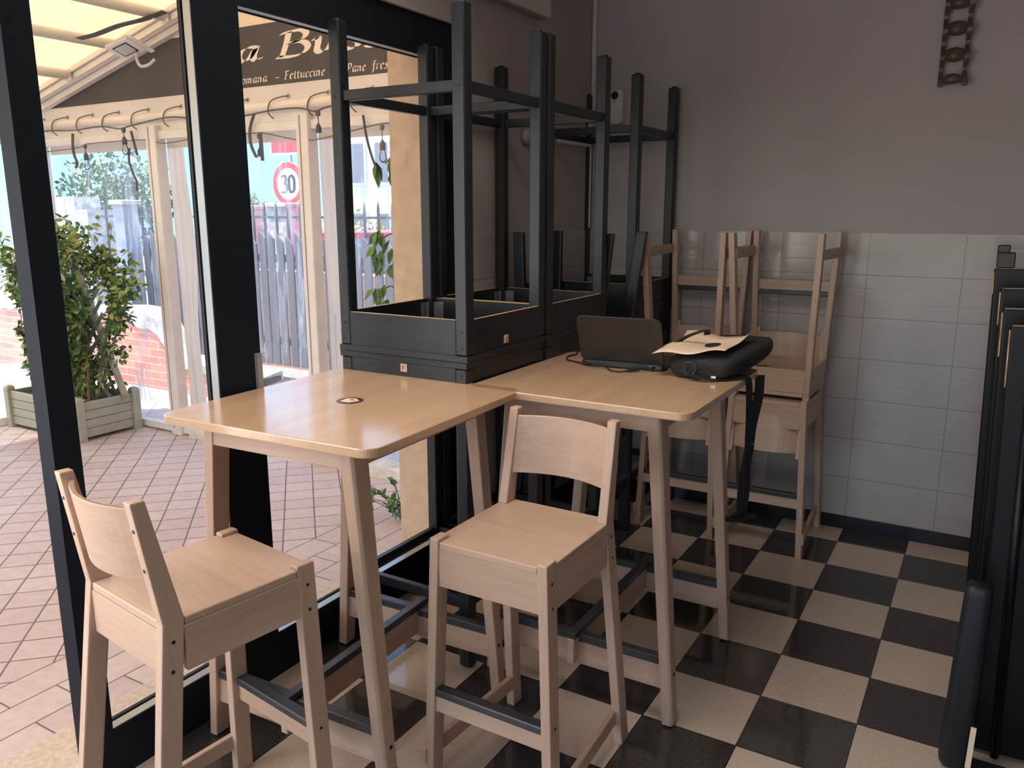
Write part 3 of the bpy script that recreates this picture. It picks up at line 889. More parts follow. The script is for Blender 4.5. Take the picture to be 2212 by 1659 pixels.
def paper():
    mb = MB()
    nx, ny = 14, 10
    t_ = {}
    for i in range(nx + 1):
        for j in range(ny + 1):
            u, v = i / nx, j / ny
            x = -.150 + .235 * u + .02 * v
            y = -1.44 + .30 * v + .05 * u
            z = 1.126 + .006 * sin(u * 9) - .004 * cos(v * 7 + u * 3) + .035 * max(0, (u - .8) / .2) ** 2 * v + .03 * max(0, (v - .75) / .25) ** 2 * (1 - u) - .012 * (1 - v) ** 2 * (1 - u)
            t_[i, j] = mb.bm.verts.new((x, y, z))
    for i in range(nx):
        for j in range(ny):
            mb.bm.faces.new((t_[i, j], t_[i + 1, j], t_[i + 1, j + 1], t_[i, j + 1]))
    o = mb.build('paper_sheet', M['paper'], smooth=True)
    so = o.modifiers.new('thick', 'SOLIDIFY'); so.thickness = .0006
    tag(o, 'cream sheet of paper lying curled on top of the black bag', 'paper')
paper()

# ---- stacked folding tables at the right edge
M['lacquer'] = plain('worn_black_lacquer', (0.004, 0.004, 0.005), 0.35, spec=0.25)
def folded():
    GP = 'folded black tables standing on end at the right'
    spec = [(.862, -1.00, 1.425, 'farthest folded black table at the right edge, small blocks on its top'),
            (.883, -1.15, 1.375, 'second folded black table from the tiled wall, standing on end'),
            (.892, -1.30, 1.33, 'third folded black table from the tiled wall, standing on end'),
            (.912, -1.45, 1.30, 'nearest folded black table with worn brown corner, at the right edge')]
    for i, (x, y, z1, lab) in enumerate(spec):
        t = thing('folded_table', lab, 'table', (x, y, 0), 0, GP)
        t.rotation_euler = (0, radians(-1.7), 0)
        mb = MB(); mb.prism([(a + .35, b) for a, b in round_rect(.35, .016, .008, 3)], 0.012, z1 - .02)
        p = mb.build('tabletop', M['lacquer'], t, 0.004)
        mb = MB(); mb.box(-.0015, .006, -.012, .004, z1 - .10 - .03 * i, z1 - .03); mb.build('worn_edge', M['worn'], p, 0.002)
        mb = MB(); mb.box(.006, .09 + .02 * i, -.012, .012, z1 - .0212, z1 - .0188); mb.build('worn_edge', M['worn'], p)
        mb = MB(); mb.tube([(.06, -.034, .012), (.06, -.034, z1 - .10)], .012, 10)
        mb.build('folded_leg', M['lacquer'], t, smooth=True)
        if i == 0:
            mb = MB(); mb.box(.004, .055, -.01, .03, z1 - .018, z1 + .030); mb.build('hinge_block', M['black_pl'], t, 0.003)
            mb = MB(); mb.box(.004, .040, .034, .07, z1 - .018, z1 + .052); mb.build('hinge_block', M['black_pl'], t, 0.003)
    t = thing('table_base', 'dark rounded base post standing in front of the folded tables at right', 'base', (.868, -1.565, 0))
    t.rotation_euler = (0, radians(1.2), 0)
    mb = MB()
    secs = []
    for z, k in ((.006, .75), (.016, .92), (.04, 1), (.3, .96), (.54, .86), (.566, .80), (.572, .7)):
        secs.append([(x * k, y * k, z) for x, y in round_rect(.040, .036, .026, 5)])
    mb.loft(secs); p = mb.build('post', plain('slate_plastic', (0.013, 0.016, 0.020), 0.4, spec=0.3), t, smooth=True)
    mb = MB(); mb.box(.030, .044, -.040, -.0362, .03, .16); mb.build('paper_strip', M['paper'], p)
folded()

# ================================================================ THINGS ON THE WALLS
def wall_things():
    # wavy bottle rack
    t = thing('bottle_rack', 'dark wavy wooden bottle rack hanging on the wall at upper right', 'rack', (.574, .20, 2.11))
    for sx in (-1, 1):
        secs = []
        for k in range(41):
            z = .004 + k * .0155
            ph = 2 * pi * (z - .02) / .1065
            hw_ = .0095 + .0015 * cos(ph)
            cx = sx * .046 + .003 * cos(ph)
            yo = -.030 - .014 * cos(ph)
            secs.append([(cx - hw_, yo - .008, z), (cx + hw_, yo - .008, z), (cx + hw_, yo + .008, z), (cx - hw_, yo + .008, z)])
        mb = MB(); mb.loft(secs); mb.build('upright', M['rack'], t, smooth=False)
    for k in range(6):
        zc = .024 + k * .1065
        secs = []
        for j in range(13):
            s_ = -1 + 2 * j / 12
            hh = .006 + .024 * (1 - s_ * s_)
            yo = -.038 - .016 * (1 - s_ * s_)
            secs.append([(s_ * .050, yo - .004, zc - hh * (.45 if k == 0 else 1)), (s_ * .050, yo - .006, zc + hh), (s_ * .050, yo + .006, zc + hh), (s_ * .050, yo + .004, zc - hh * (.45 if k == 0 else 1))])
        mb = MB(); mb.loft(secs); mb.build('slat', M['rack'], t, smooth=True)
    # white sensor with black dome
    t = thing('wall_sensor', 'white upright sensor box with black round dome, high in the corner', 'sensor', (-1.002, .20, 2.035))
    mb = MB()
    mb.loft([[(x, -.001, z + .088) for x, z in round_rect(.036, .088, .018, 5)], [(x, -.040, z + .088) for x, z in round_rect(.034, .086, .020, 5)]])
    p = mb.build('housing', M['white_pl'], t, 0.003, smooth=False)
    mb = MB(); mb.loft([[(-.010 + r * cos(a * pi / 8), -.040 - d, .147 + r * 1.05 * sin(a * pi / 8)) for a in range(16)] for r, d in ((.020, 0), (.018, .006), (.010, .011), (.003, .012))]); mb.build('dome', M['hole'], t, smooth=True)
    mb = MB(); mb.box(-.018, -.008, -.0415, -.0395, .117, .121); mb.build('slot', M['hole'], t)
    # trunking in the corner, junction box, air conditioner
    mb = MB(); mb.box(-1.157, -1.135, .172, .199, 2.06, ZC - .01); o = mb.build('cable_trunking', M['white_pl'], bevel=0.003); tag(o, 'white cable trunking running down the room corner from the ceiling', 'trunking')
    mb = MB(); mb.box(-1.159, -1.13, .13, .198, 2.0, 2.055); o = mb.build('junction_box', M['white_pl'], bevel=0.004); tag(o, 'small white junction box at the lower end of the corner trunking', 'junction box')
    mb = MB()
    mb.loft([[(-1.159 + d, -.545 + r * cos(a * pi / 12), 1.925 + r * sin(a * pi / 12)) for a in range(24)] for r, d in ((.040, 0), (.040, .02), (.034, .032), (.012, .036))])
    o = mb.build('alarm_disc', M['grey_rnd'], smooth=True); tag(o, 'round grey box on the side wall behind the black table legs', 'junction box')
    mb = MB(); mb.box(-1.159, -1.140, -.22, .17, 1.92, 1.938); o = mb.build('cable_trunking', M['white_pl'], bevel=0.003); tag(o, 'thin horizontal cable trunking on the side wall behind the black legs', 'trunking')
    mb = MB(); mb.box(-1.159, -1.142, .150, .168, 1.49, 1.919); o = mb.build('cable_trunking', M['white_pl'], bevel=0.003); tag(o, 'thin upright cable trunking between the tile edge and the horizontal one', 'trunking')
    t = thing('wall_cabinet', 'pale flat unit high on the side wall, cut off by the top edge', 'cabinet', (-1.16, -.72, 2.47))
    mb = MB(); mb.box(.001, .055, -.42, .33, .0, .26); mb.build('casing', M['white_pl'], t, 0.008, seg=2)
    mb = MB(); mb.box(.008, .045, -.40, .31, -.006, -.0005); mb.build('lower_grille', M['grey_rnd'], t)
M['grey_rnd'] = plain('grey_plastic', (0.30, 0.28, 0.27), 0.5)
wall_things()

# ================================================================ LETTERING (broad-nib pen strokes)
GL = {
 'L': (.62, [[(.42,.74),(.30,.70),(.22,.40),(.16,.08),(.06,.02)], [(.06,.03),(.20,.06),(.40,.0),(.56,.02),(.62,.10)]]),
 'B': (.66, [[(.26,.72),(.20,.40),(.10,.02)], [(.10,.70),(.26,.73),(.50,.74),(.60,.62),(.50,.46),(.24,.40)], [(.30,.41),(.52,.40),(.62,.24),(.52,.06),(.30,.0),(.0,.02)]]),
 'a': (.46, [[(.40,.46),(.24,.47),(.10,.34),(.06,.12),(.14,.01),(.26,.10),(.38,.40)], [(.41,.46),(.34,.12),(.38,.01),(.48,.08)]]),
 'u': (.50, [[(.02,.38),(.10,.46),(.10,.30),(.07,.10),(.14,.01),(.28,.10),(.38,.34)], [(.42,.46),(.36,.14),(.40,.01),(.50,.08)]]),
 's': (.36, [[(.34,.40),(.22,.47),(.12,.38),(.18,.27),(.28,.18),(.24,.04),(.10,.0),(.0,.06)]]),
 'o': (.44, [[(.24,.46),(.10,.38),(.05,.18),(.12,.02),(.26,.02),(.38,.16),(.38,.36),(.24,.46)]]),
 'l': (.22, [[(.18,.76),(.12,.40),(.07,.10),(.12,.0),(.20,.06)]]),
 'R': (.60, [[(.24,.72),(.18,.40),(.08,.0)], [(.08,.68),(.26,.73),(.46,.72),(.54,.58),(.42,.42),(.22,.38)], [(.28,.38),(.40,.20),(.50,.02),(.62,.0)]]),
 'm': (.70, [[(.03,.40),(.12,.46),(.08,.20),(.04,.0)], [(.08,.24),(.22,.42),(.32,.44),(.30,.24),(.27,.0)], [(.30,.24),(.44,.42),(.54,.44),(.52,.20),(.52,.02),(.62,.06)]]),
 'n': (.50, [[(.03,.40),(.12,.46),(.08,.20),(.04,.0)], [(.08,.24),(.22,.42),(.34,.44),(.34,.24),(.32,.04),(.42,.06)]]),
 '-': (.30, [[(.02,.24),(.26,.26)]]),
 'F': (.54, [[(.24,.70),(.18,.36),(.10,.0)], [(.08,.68),(.28,.72),(.56,.74)], [(.19,.38),(.40,.40)], [(.0,.01),(.20,.01)]]),
 'e': (.38, [[(.08,.22),(.24,.28),(.34,.38),(.24,.47),(.10,.36),(.05,.14),(.14,.0),(.32,.08)]]),
 't': (.30, [[(.18,.62),(.12,.30),(.10,.06),(.18,.0),(.28,.06)], [(.02,.44),(.28,.46)]]),
 'c': (.36, [[(.34,.40),(.24,.46),(.10,.36),(.05,.14),(.14,.0),(.32,.08)]]),
 'i': (.22, [[(.03,.40),(.12,.46),(.08,.14),(.12,.0),(.20,.06)], [(.14,.62),(.17,.64)]]),
 'P': (.54, [[(.24,.72),(.18,.40),(.08,.0)], [(.08,.68),(.26,.73),(.46,.72),(.54,.56),(.42,.38),(.22,.34)]]),
 'f': (.34, [[(.40,.68),(.30,.74),(.22,.60),(.16,.20),(.08,-.16),(-.04,-.16)], [(.06,.44),(.34,.46)]]),
 'r': (.34, [[(.03,.40),(.12,.46),(.08,.20),(.04,.0)], [(.08,.26),(.20,.42),(.33,.45)]]),
 '3': (.46, [[(.06,.64),(.22,.74),(.38,.62),(.32,.44),(.18,.40)], [(.18,.40),(.36,.36),(.42,.18),(.28,.0),(.04,.06)]]),
 '0': (.50, [[(.24,.74),(.08,.60),(.06,.20),(.22,.0),(.40,.14),(.42,.56),(.24,.74)]]),
 ' ': (.28, []),
}
def write(mb, text, x0, x1, z0, cap, y, nib=.085, ang=32, track=.06):
    """pen-written word between x0 and x1 on the plane y, base line z0, capital height cap"""
    tot = sum(GL[c][0] + track for c in text) - track
    sz = cap / .74
    sx = (x1 - x0) / tot
    nx, nz = nib / 2 * cos(radians(ang)), nib / 2 * sin(radians(ang))
    pen = 0
    for c in text:
        w, strokes = GL[c]
        for st in strokes:
            P = smooth_path([(p[0], p[1], 0) for p in st], 6)
            pts = [(pen + p.x, p.y) for p in P]
            for (ax, az), (bx, bz) in zip(pts, pts[1:]):
                dx, dz = bx - ax, bz - az
                L = math.hypot(dx, dz) or 1
                px_, pz_ = -dz / L * .013, dx / L * .013
                if px_ * nx + pz_ * nz < 0: px_, pz_ = -px_, -pz_
                ux, uz = nx + px_, nz + pz_
                q = [(ax - ux, az - uz), (bx - ux, bz - uz), (bx + ux, bz + uz), (ax + ux, az + uz)]
                mb.quad([(x0 + a * sx, y, z0 + b * sz) for a, b in q])
        pen += w + track

# ================================================================ VERANDA
YE = -.30
def roofz(x): return 2.52 + .245 * (x + 4.90)
def veranda():
    t = thing('veranda_frame', 'white aluminium veranda frame with posts, rails and sloping beam', 'frame', (0, 0, 0))
    def part(n, mb, m=M['alu'], **kw): return mb.build(n, m, t, **kw)
    for x0, x1 in ((-4.185, -4.085), (-2.80, -2.705), (-5.53, -5.45)):
        mb = MB(); mb.box(x0, x1, -.385, -.30, 0, 2.14); p = part('post', mb, bevel=.004)
        mb = MB(); mb.box(x0 + .03, x0 + .036, -.388, -.3845, .05, 2.13); mb.build('groove', M['grey_rnd'], p)
    for x0, x1 in ((-5.45, -4.185), (-4.085, -2.80), (-2.705, -1.56)):
        mb = MB(); mb.box(x0, x1, -.36, -.305, 2.050, 2.105); part('rail', mb, bevel=.003)
        mb = MB(); mb.box(x0, x1, -.36, -.305, .012, .062); part('rail', mb, bevel=.003)
    mb = MB(); mb.box(-5.53, -1.56, -.335, -.30, 2.106, 2.215); part('rail', mb, bevel=.003)
    # sloping beam under the canopy
    mb = MB()
    for dz0, dz1, y0, y1 in ((-.085, -.045, -.36, -.315), (-.04, .0, -.41, -.315), (.004, .035, -.43, -.315)):
        mb.loft([[(-5.56, y0, roofz(-5.56) + dz0), (-5.56, y1, roofz(-5.56) + dz0), (-5.56, y1, roofz(-5.56) + dz1), (-5.56, y0, roofz(-5.56) + dz1)],
                 [(-1.56, y0, roofz(-1.56) + dz0), (-1.56, y1, roofz(-1.56) + dz0), (-1.56, y1, roofz(-1.56) + dz1), (-1.56, y0, roofz(-1.56) + dz1)]])
    part('beam', mb)
    # far side wall of the veranda
    for y in (-2.6, -4.8, -7.0):
        mb = MB(); mb.box(-5.53, -5.45, y - .04, y + .04, 0, 2.14); part('post', mb, bevel=.004)
    for z0, z1 in ((2.05, 2.105), (.012, .062), (2.145, 2.30)):
        mb = MB(); mb.box(-5.52, -5.46, -7.0, -.385, z0, z1); part('rail', mb)
    # canopy
    t = thing('canopy', 'cream awning roof on white tubes glowing in the sun', 'awning', (0, 0, 0))
    mb = MB()
    for k in range(40):
        x0 = -5.62 + 4.07 * k / 40; x1 = -5.62 + 4.07 * (k + 1) / 40
        s0, s1 = (.02 * sin(2 * pi * (x0 + 4.9) / .571)) ** 2 * 20, (.02 * sin(2 * pi * (x1 + 4.9) / .571)) ** 2 * 20
        mb.quad([(x0, -7.4, roofz(x0) + .042 - s0), (x1, -7.4, roofz(x1) + .042 - s1), (x1, -.30, roofz(x1) + .042 - s1), (x0, -.30, roofz(x0) + .042 - s0)])
    mb.build('fabric', M['awning'], t, smooth=True)
    for x in (-5.45, -4.90, -4.33, -3.82, -3.2, -2.6, -2.0):
        mb = MB(); mb.tube([(x, -7.35, roofz(x) - .008), (x, -.43, roofz(x) - .008)], .034, 16); p = mb.build('tube', M['alu'], t, smooth=True)
        mb = MB(); mb.box(x - .03, x + .03, -.445, -.425, roofz(x) - .05, roofz(x) + .03); mb.build('tube_clamp', M['alu'], p, .004)
    mb = MB(); mb.bm.faces.new([mb.bm.verts.new(p) for p in ((-4.05, -.303, 2.676), (-1.56, -.303, 2.676), (-1.56, -.303, roofz(-1.56) + .04), (-4.05, -.303, roofz(-4.05) + .04))])
    mb.build('gable_fabric', M['awning'], t)
    # dark banner with the restaurant name
    t = thing('sign_banner', 'dark taupe banner with cream restaurant lettering above the veranda windows', 'sign', (0, 0, 0))
    mb = MB(); mb.bm.faces.new([mb.bm.verts.new(p) for p in ((-5.44, -.305, 2.322), (-1.56, -.305, 2.322), (-1.56, -.305, 2.676), (-3.99, -.305, 2.676), (-5.40, -.305, 2.345))])
    mb.build('cloth', M['banner'], t)
    yb = -.3075
    words = [('La', -3.66, -3.14, 2.474, .125), ('Bussola', -2.995, -1.63, 2.472, .138)]
    for w_, a, b, z, c in words:
        mb = MB(); write(mb, w_, a, b, z, c, yb, nib=.12, ang=28); mb.build('lettering', M['letter'], t)
    for w_, a, b in (('Romana', -3.362, -3.09), ('-', -3.02, -2.985), ('Fettuccine', -2.945, -2.62), ('-', -2.54, -2.505), ('Pane', -2.455, -2.315), ('fresco', -2.270, -2.09), ('-', -2.02, -1.985)):
        mb = MB(); write(mb, w_, a, b, 2.348, .047, yb, nib=.11, ang=28); mb.build('lettering', M['letter'], t)
    # cream flap with eyelets, laced to the rolled sheet below
    t = thing('rolled_sheet', 'cream rolled plastic sheet laced under the dark banner', 'rolled sheet', (0, 0, 0))
    mb = MB()
    mb.box(-5.46, -1.56, -.318, -.314, 2.222, 2.322); mb.build('eyelet_flap', M['flap_t'], t)
    mb = MB(); mb.tube([(-5.46 + k * .39, -.345 + .004 * sin(k * 2.3), 2.196 + .004 * sin(k * 1.7)) for k in range(11)], .031, 16); mb.build('roll', M['flap'], t, smooth=True)
    for i, x in enumerate((-5.44, -5.14, -4.838, -4.535, -4.213, -3.877, -3.56, -3.252, -2.909, -2.589, -2.26, -1.92)):
        z = 2.252
        mb = MB(); mb.tube([(x + .011 * cos(a * pi / 6), -.3195, z + .011 * sin(a * pi / 6)) for a in range(13)], .003, 6); mb.build('eyelet', M['steel'], t)
        mb = MB(); mb.tube(smooth_path([(x, -.316, z), (x - .03, -.345, z - .006), (x - .08, -.378, 2.225), (x - .105, -.384, 2.19), (x - .11, -.378, 2.150), (x - .10, -.35, 2.125)]), .0042, 7); mb.build('lacing_loop', M['lace'], t, smooth=True)
veranda()

def curtains():
    GC = 'clear plastic curtains of the veranda'
    sp = [(-5.44, -4.19, 'clear wrinkled plastic curtain behind the planter, left end panel'), (-4.08, -2.805, 'clear wrinkled plastic curtain between the two white posts'), (-2.70, -1.56, 'clear wrinkled plastic curtain next to the orange pillar')]
    for i, (x0, x1, lab) in enumerate(sp):
        t = thing('plastic_curtain', lab, 'curtain', (0, 0, 0), 0, GC)
        mb = MB(); n, mz = 60, 24
        V = {}
        for a in range(n + 1):
            for b in range(mz + 1):
                x = x0 + (x1 - x0) * a / n; z = .03 + 1.97 * b / mz
                y = -.275 + .008 * sin(x * 13 + z * 1.7) + .004 * sin(x * 31 + z * 5 + i)
                V[a, b] = mb.bm.verts.new((x, y, z))
        for a in range(n):
            for b in range(mz): mb.bm.faces.new((V[a, b], V[a + 1, b], V[a + 1, b + 1], V[a, b + 1]))
        mb.build('clear_sheet', M['pvc'], t, smooth=True)
        mb = MB(); mb.box(x0, x1, -.300, -.296, 1.995, 2.052); mb.build('top_hem', M['flap_t'], t)
        # wavy cream edge strip beside the post
        if i > 0:
            mb = MB(); V = {}; n, mz = 14, 30
            for a in range(n + 1):
                for b in range(mz + 1):
                    z = .02 + 2.0 * b / mz
                    wd = .17 if i == 1 else .15
                    wd *= (1 + .10 * sin(z * 5 + i))
                    x = x0 + wd * a / n
                    y = -.292 + .012 * sin(a * 1.3 + z * 2)
                    V[a, b] = mb.bm.verts.new((x, y, z))
            for a in range(n):
                for b in range(mz): mb.bm.faces.new((V[a, b], V[a + 1, b], V[a + 1, b + 1], V[a, b + 1]))
            mb.build('edge_strip', M['flap_t'], t, smooth=True)
    t = thing('plastic_curtain', 'clear plastic curtain along the street side, left of the black post', 'curtain', (0, 0, 0), 0, GC)
    mb = MB(); V = {}; n, mz = 60, 10
    for a in range(n + 1):
        for b in range(mz + 1):
            y = -7.0 + 6.6 * a / n; z = .03 + 2.0 * b / mz
            V[a, b] = mb.bm.verts.new((-5.49 + .012 * sin(y * 12 + z), y, z))
    for a in range(n):
        for b in range(mz): mb.bm.faces.new((V[a, b], V[a + 1, b], V[a + 1, b + 1], V[a, b + 1]))
    mb.build('clear_sheet', M['pvc'], t, smooth=True)
curtains()
# low plastered curb outside the curtain
mb = MB()
secs = []
for k in range(15):
    x = -4.0 + 2.44 * k / 14
    y0 = -.40 + .03 * sin(k * 1.9)
    secs.append([(x, y0, -.01), (x, -.20, -.01), (x, -.20, .09), (x, y0 + .03, .06 + .01 * sin(k * 2.7))])
mb.loft(secs); o = mb.build('plaster_curb', M['plinth'], bevel=.006); tag(o, 'low white plastered curb at the foot of the plastic curtain', 'curb')

def planter():
    t = thing('planter_box', 'long sage grey slatted wooden planter box with trellis, outside on the paving', 'planter', (-4.97, -.63, 0), radians(0))
    hx, hy, h = .43, .215, .275
    for sx in (-1, 1):
        for sy in (-1, 1):
            mb = MB(); secs = []
            for z, k in ((.0, .96), (.01, 1), (.295, 1), (.31, .8), (.318, .4)):
                secs.append([(sx * hx + x * k, sy * hy + y * k, z) for x, y in round_rect(.030, .030, .008, 3)])
            mb.loft(secs); mb.build('corner_post', M['planter'], t)
    for sy in (-1, 1):
        mb = MB()
        for k in range(4):
            mb.box(-hx + .03, hx - .03, sy * hy - .010, sy * hy + .010, .025 + k * .0635, .025 + k * .0635 + .060)
        mb.build('slatted_panel', M['planter'], t, .003)
    for sx in (-1, 1):
        mb = MB()
        for k in range(4):
            mb.box(sx * hx - .010, sx * hx + .010, -hy + .03, hy - .03, .025 + k * .0635, .025 + k * .0635 + .060)
        mb.build('slatted_panel', M['planter'], t, .003)
    mb = MB(); mb.box(-hx + .012, hx - .012, -hy + .012, hy - .012, .03, .24); mb.build('soil', M['soil'], t)
    # diagonal lattice trellis
    tr = bpy.data.objects.new('trellis', None); COL.objects.link(tr); tr.parent = t
    tr['label'] = 'grey diagonal lattice trellis'
    for k in range(9):
        for s_ in (-1, 1):
            x0 = -.40 + k * .1
            pts = []
            xa, za = x0, .27
            L = min((.40 - x0) if s_ > 0 else (x0 + .40), .95)
            if L < .08: continue
            mb = MB(); mb.ribbon([(xa, .05 + .006 * s_, za), (xa + s_ * L, .05 + .006 * s_, za + L)], (.010, 0, -.010 * s_), .003); mb.build('lattice_slat', M['pole_lat'], tr)
    return t
M['pole_lat'] = plain('lattice_grey', (0.24, 0.27, 0.24), 0.6)
planter()
def pole(name, lab, a, b, r, m, cat='pole'):
    mb = MB(); A, B = Vector(a), Vector(b)
    pts, rr = [], []
    for k in range(25):
        pts.append(A.lerp(B, k / 24)); rr.append(r * (1.09 if k in (6, 12, 18) else 1))
    mb.tube(pts, rr, 14); o = mb.build(name, m, smooth=True); tag(o, lab, cat)
pole('bamboo_pole', 'thick pale pole leaning across the shrub in the planter', (-4.515, -.50, .26), (-4.83, -.62, 1.36), .024, M['pole'])
pole('plant_stake', 'thin dark green stake just left of the pale leaning pole', (-4.60, -.52, .26), (-4.85, -.60, 1.22), .010, M['pole_g'], 'stake')

def leaf(mb, p, d, n_, L, w, mi=0):
    """pointed leaf folded along its midrib"""
    d = d.normalized(); s_ = d.cross(n_)
    if s_.length < 1e-5: s_ = d.orthogonal()
    s_.normalize(); n_ = s_.cross(d).normalized()
    a = p; b = p + d * L
    m1 = p + d * L * .38 - n_ * L * .05
    l = m1 + s_ * w + n_ * L * .10; r = m1 - s_ * w + n_ * L * .10
    m2 = p + d * L * .72 - n_ * L * .04
    l2 = m2 + s_ * w * .62 + n_ * L * .07; r2_ = m2 - s_ * w * .62 + n_ * L * .07
    v = [mb.bm.verts.new(q) for q in (a, l, l2, b, r2_, r, m1, m2)]
    for idx in ((0, 6, 1), (1, 6, 7, 2), (2, 7, 3), (0, 5, 6), (5, 4, 7, 6), (4, 3, 7)):
        f = mb.bm.faces.new([v[i] for i in idx]); f.material_index = mi

def rv():
    while True:
        v = Vector((rnd.uniform(-1, 1), rnd.uniform(-1, 1), rnd.uniform(-1, 1)))
        if .1 < v.length < 1: return v.normalized()

def shrub():
    t = thing('climbing_shrub', 'leafy green climbing shrub growing in the slatted planter', 'shrub', (0, 0, 0))
    mb = MB(); st = MB()
    tips = []
    for k in range(46):
        bx = rnd.uniform(-5.34, -4.60); by = rnd.uniform(-.74, -.50)
        h = rnd.choice([rnd.uniform(.5, 1.0), rnd.uniform(1.0, 1.42), rnd.uniform(1.1, 1.5)])
        tx = bx + rnd.uniform(-.25, .30) * (h); ty = by + rnd.uniform(-.14, .14)
        P = [Vector((bx, by, .24))]
        for s_ in (.25, .5, .75, 1.0):
            P.append(Vector((bx + (tx - bx) * s_ + rnd.uniform(-.04, .04), by + (ty - by) * s_ + rnd.uniform(-.03, .03), .24 + (h - .24) * s_ ** .95)))
        pth = smooth_path(P, 5)
        st.tube(pth, [.006 * (1 - .7 * i / len(pth)) for i in range(len(pth))], 5)
        tips.append(pth)
    for pth in tips:
        n = rnd.randint(60, 84)
        for j in range(n):
            u = rnd.random() ** .6
            q = pth[min(int(u * (len(pth) - 1)), len(pth) - 1)]
            zc = q.z
            spread = .035 + .085 * max(0, (zc - .8) / .7)
            p = q + rv() * rnd.uniform(.0, spread)
            d = rv() + Vector((0, -.3, -.35))
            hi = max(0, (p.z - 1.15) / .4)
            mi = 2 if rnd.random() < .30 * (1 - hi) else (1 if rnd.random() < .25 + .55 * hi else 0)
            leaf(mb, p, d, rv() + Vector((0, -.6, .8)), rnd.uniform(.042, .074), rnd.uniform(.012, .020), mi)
    # overflow to the left and right of the trellis
    for c, r_, n in (((-4.28, -.62, 1.10), .20, 200), ((-4.36, -.60, .86), .15, 110), ((-5.55, -.62, 1.15), .26, 240), ((-4.85, -.62, 1.36), .26, 330), ((-4.45, -.62, 1.24), .18, 190), ((-5.3, -.66, .45), .16, 70), ((-4.40, -.60, .62), .13, 60)):
        for j in range(n):
            v = rv() * (rnd.random() ** .5) * r_
            p = Vector(c) + Vector((v.x, v.y * .55, v.z * .8))
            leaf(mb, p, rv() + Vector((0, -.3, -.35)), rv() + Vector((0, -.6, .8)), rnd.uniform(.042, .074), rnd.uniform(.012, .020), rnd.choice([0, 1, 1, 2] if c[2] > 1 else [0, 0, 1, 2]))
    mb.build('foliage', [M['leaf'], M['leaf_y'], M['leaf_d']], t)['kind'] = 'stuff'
    st.build('stems', M['stem'], t)['kind'] = 'stuff'
shrub()

def ficus():
    t = thing('ficus_plant', 'hanging green vine with broad glossy leaves beside the orange pillar', 'plant', (0, 0, 0))
    mb = MB(); st = MB()
    stem = smooth_path([(-1.66, -.90, .0), (-1.64, -.88, .5), (-1.67, -.90, 1.0), (-1.63, -.88, 1.5), (-1.66, -.90, 1.95), (-1.64, -.9, 2.3)], 8)
    st.tube(stem, .008, 6)
    for c, n in (((-1.70, -.92, 1.80), 9), ((-1.73, -.93, 1.45), 9), ((-1.70, -.92, 1.37), 8), ((-1.74, -.92, 1.20), 8), ((-1.68, -.92, 1.10), 5), ((-1.66, -.92, .55), 4)):
        root = min(stem, key=lambda q: abs(q.z - c[2]))
        st.tube(smooth_path([root, (root + Vector(c)) / 2 + Vector((0, 0, .03)), Vector(c)]), .0035, 5)
        for j in range(n):
            p = Vector(c) + rv() * .045
            leaf(mb, p, Vector((rnd.uniform(-1, .6), rnd.uniform(-.5, .5), -1.1)), Vector((rnd.uniform(-.5, .5), -1, .3)), rnd.uniform(.07, .10), rnd.uniform(.018, .027), rnd.choice([0, 1]))
    mb.build('foliage', [M['leaf_d'], M['leaf']], t)['kind'] = 'stuff'
    st.build('stems', M['stem'], t)
    t = thing('weed_plant', 'small green weed with pointed leaves on the paving beside the pillar', 'plant', (0, 0, 0))
    mb = MB(); st = MB()
    for k in range(9):
        b = Vector((-1.70 + rnd.uniform(-.02, .02), -.86, .0))
        e = b + Vector((rnd.uniform(-.32, .06), rnd.uniform(-.15, .10), rnd.uniform(.06, .20)))
        pth = smooth_path([b, (b + e) / 2 + Vector((0, 0, .05)), e], 6)
        st.tube(pth, .0022, 5)
        for j in range(8):
            p = pth[rnd.randint(3, len(pth) - 1)] + rv() * .012
            leaf(mb, p, rv() + Vector((0, -.4, -.2)), Vector((0, -.6, 1)) + rv() * .4, rnd.uniform(.03, .055), rnd.uniform(.009, .015), rnd.choice([0, 1]))
    mb.build('foliage', [M['leaf'], M['leaf_d']], t)['kind'] = 'stuff'
    st.build('stems', M['leaf'], t)['kind'] = 'stuff'
ficus()

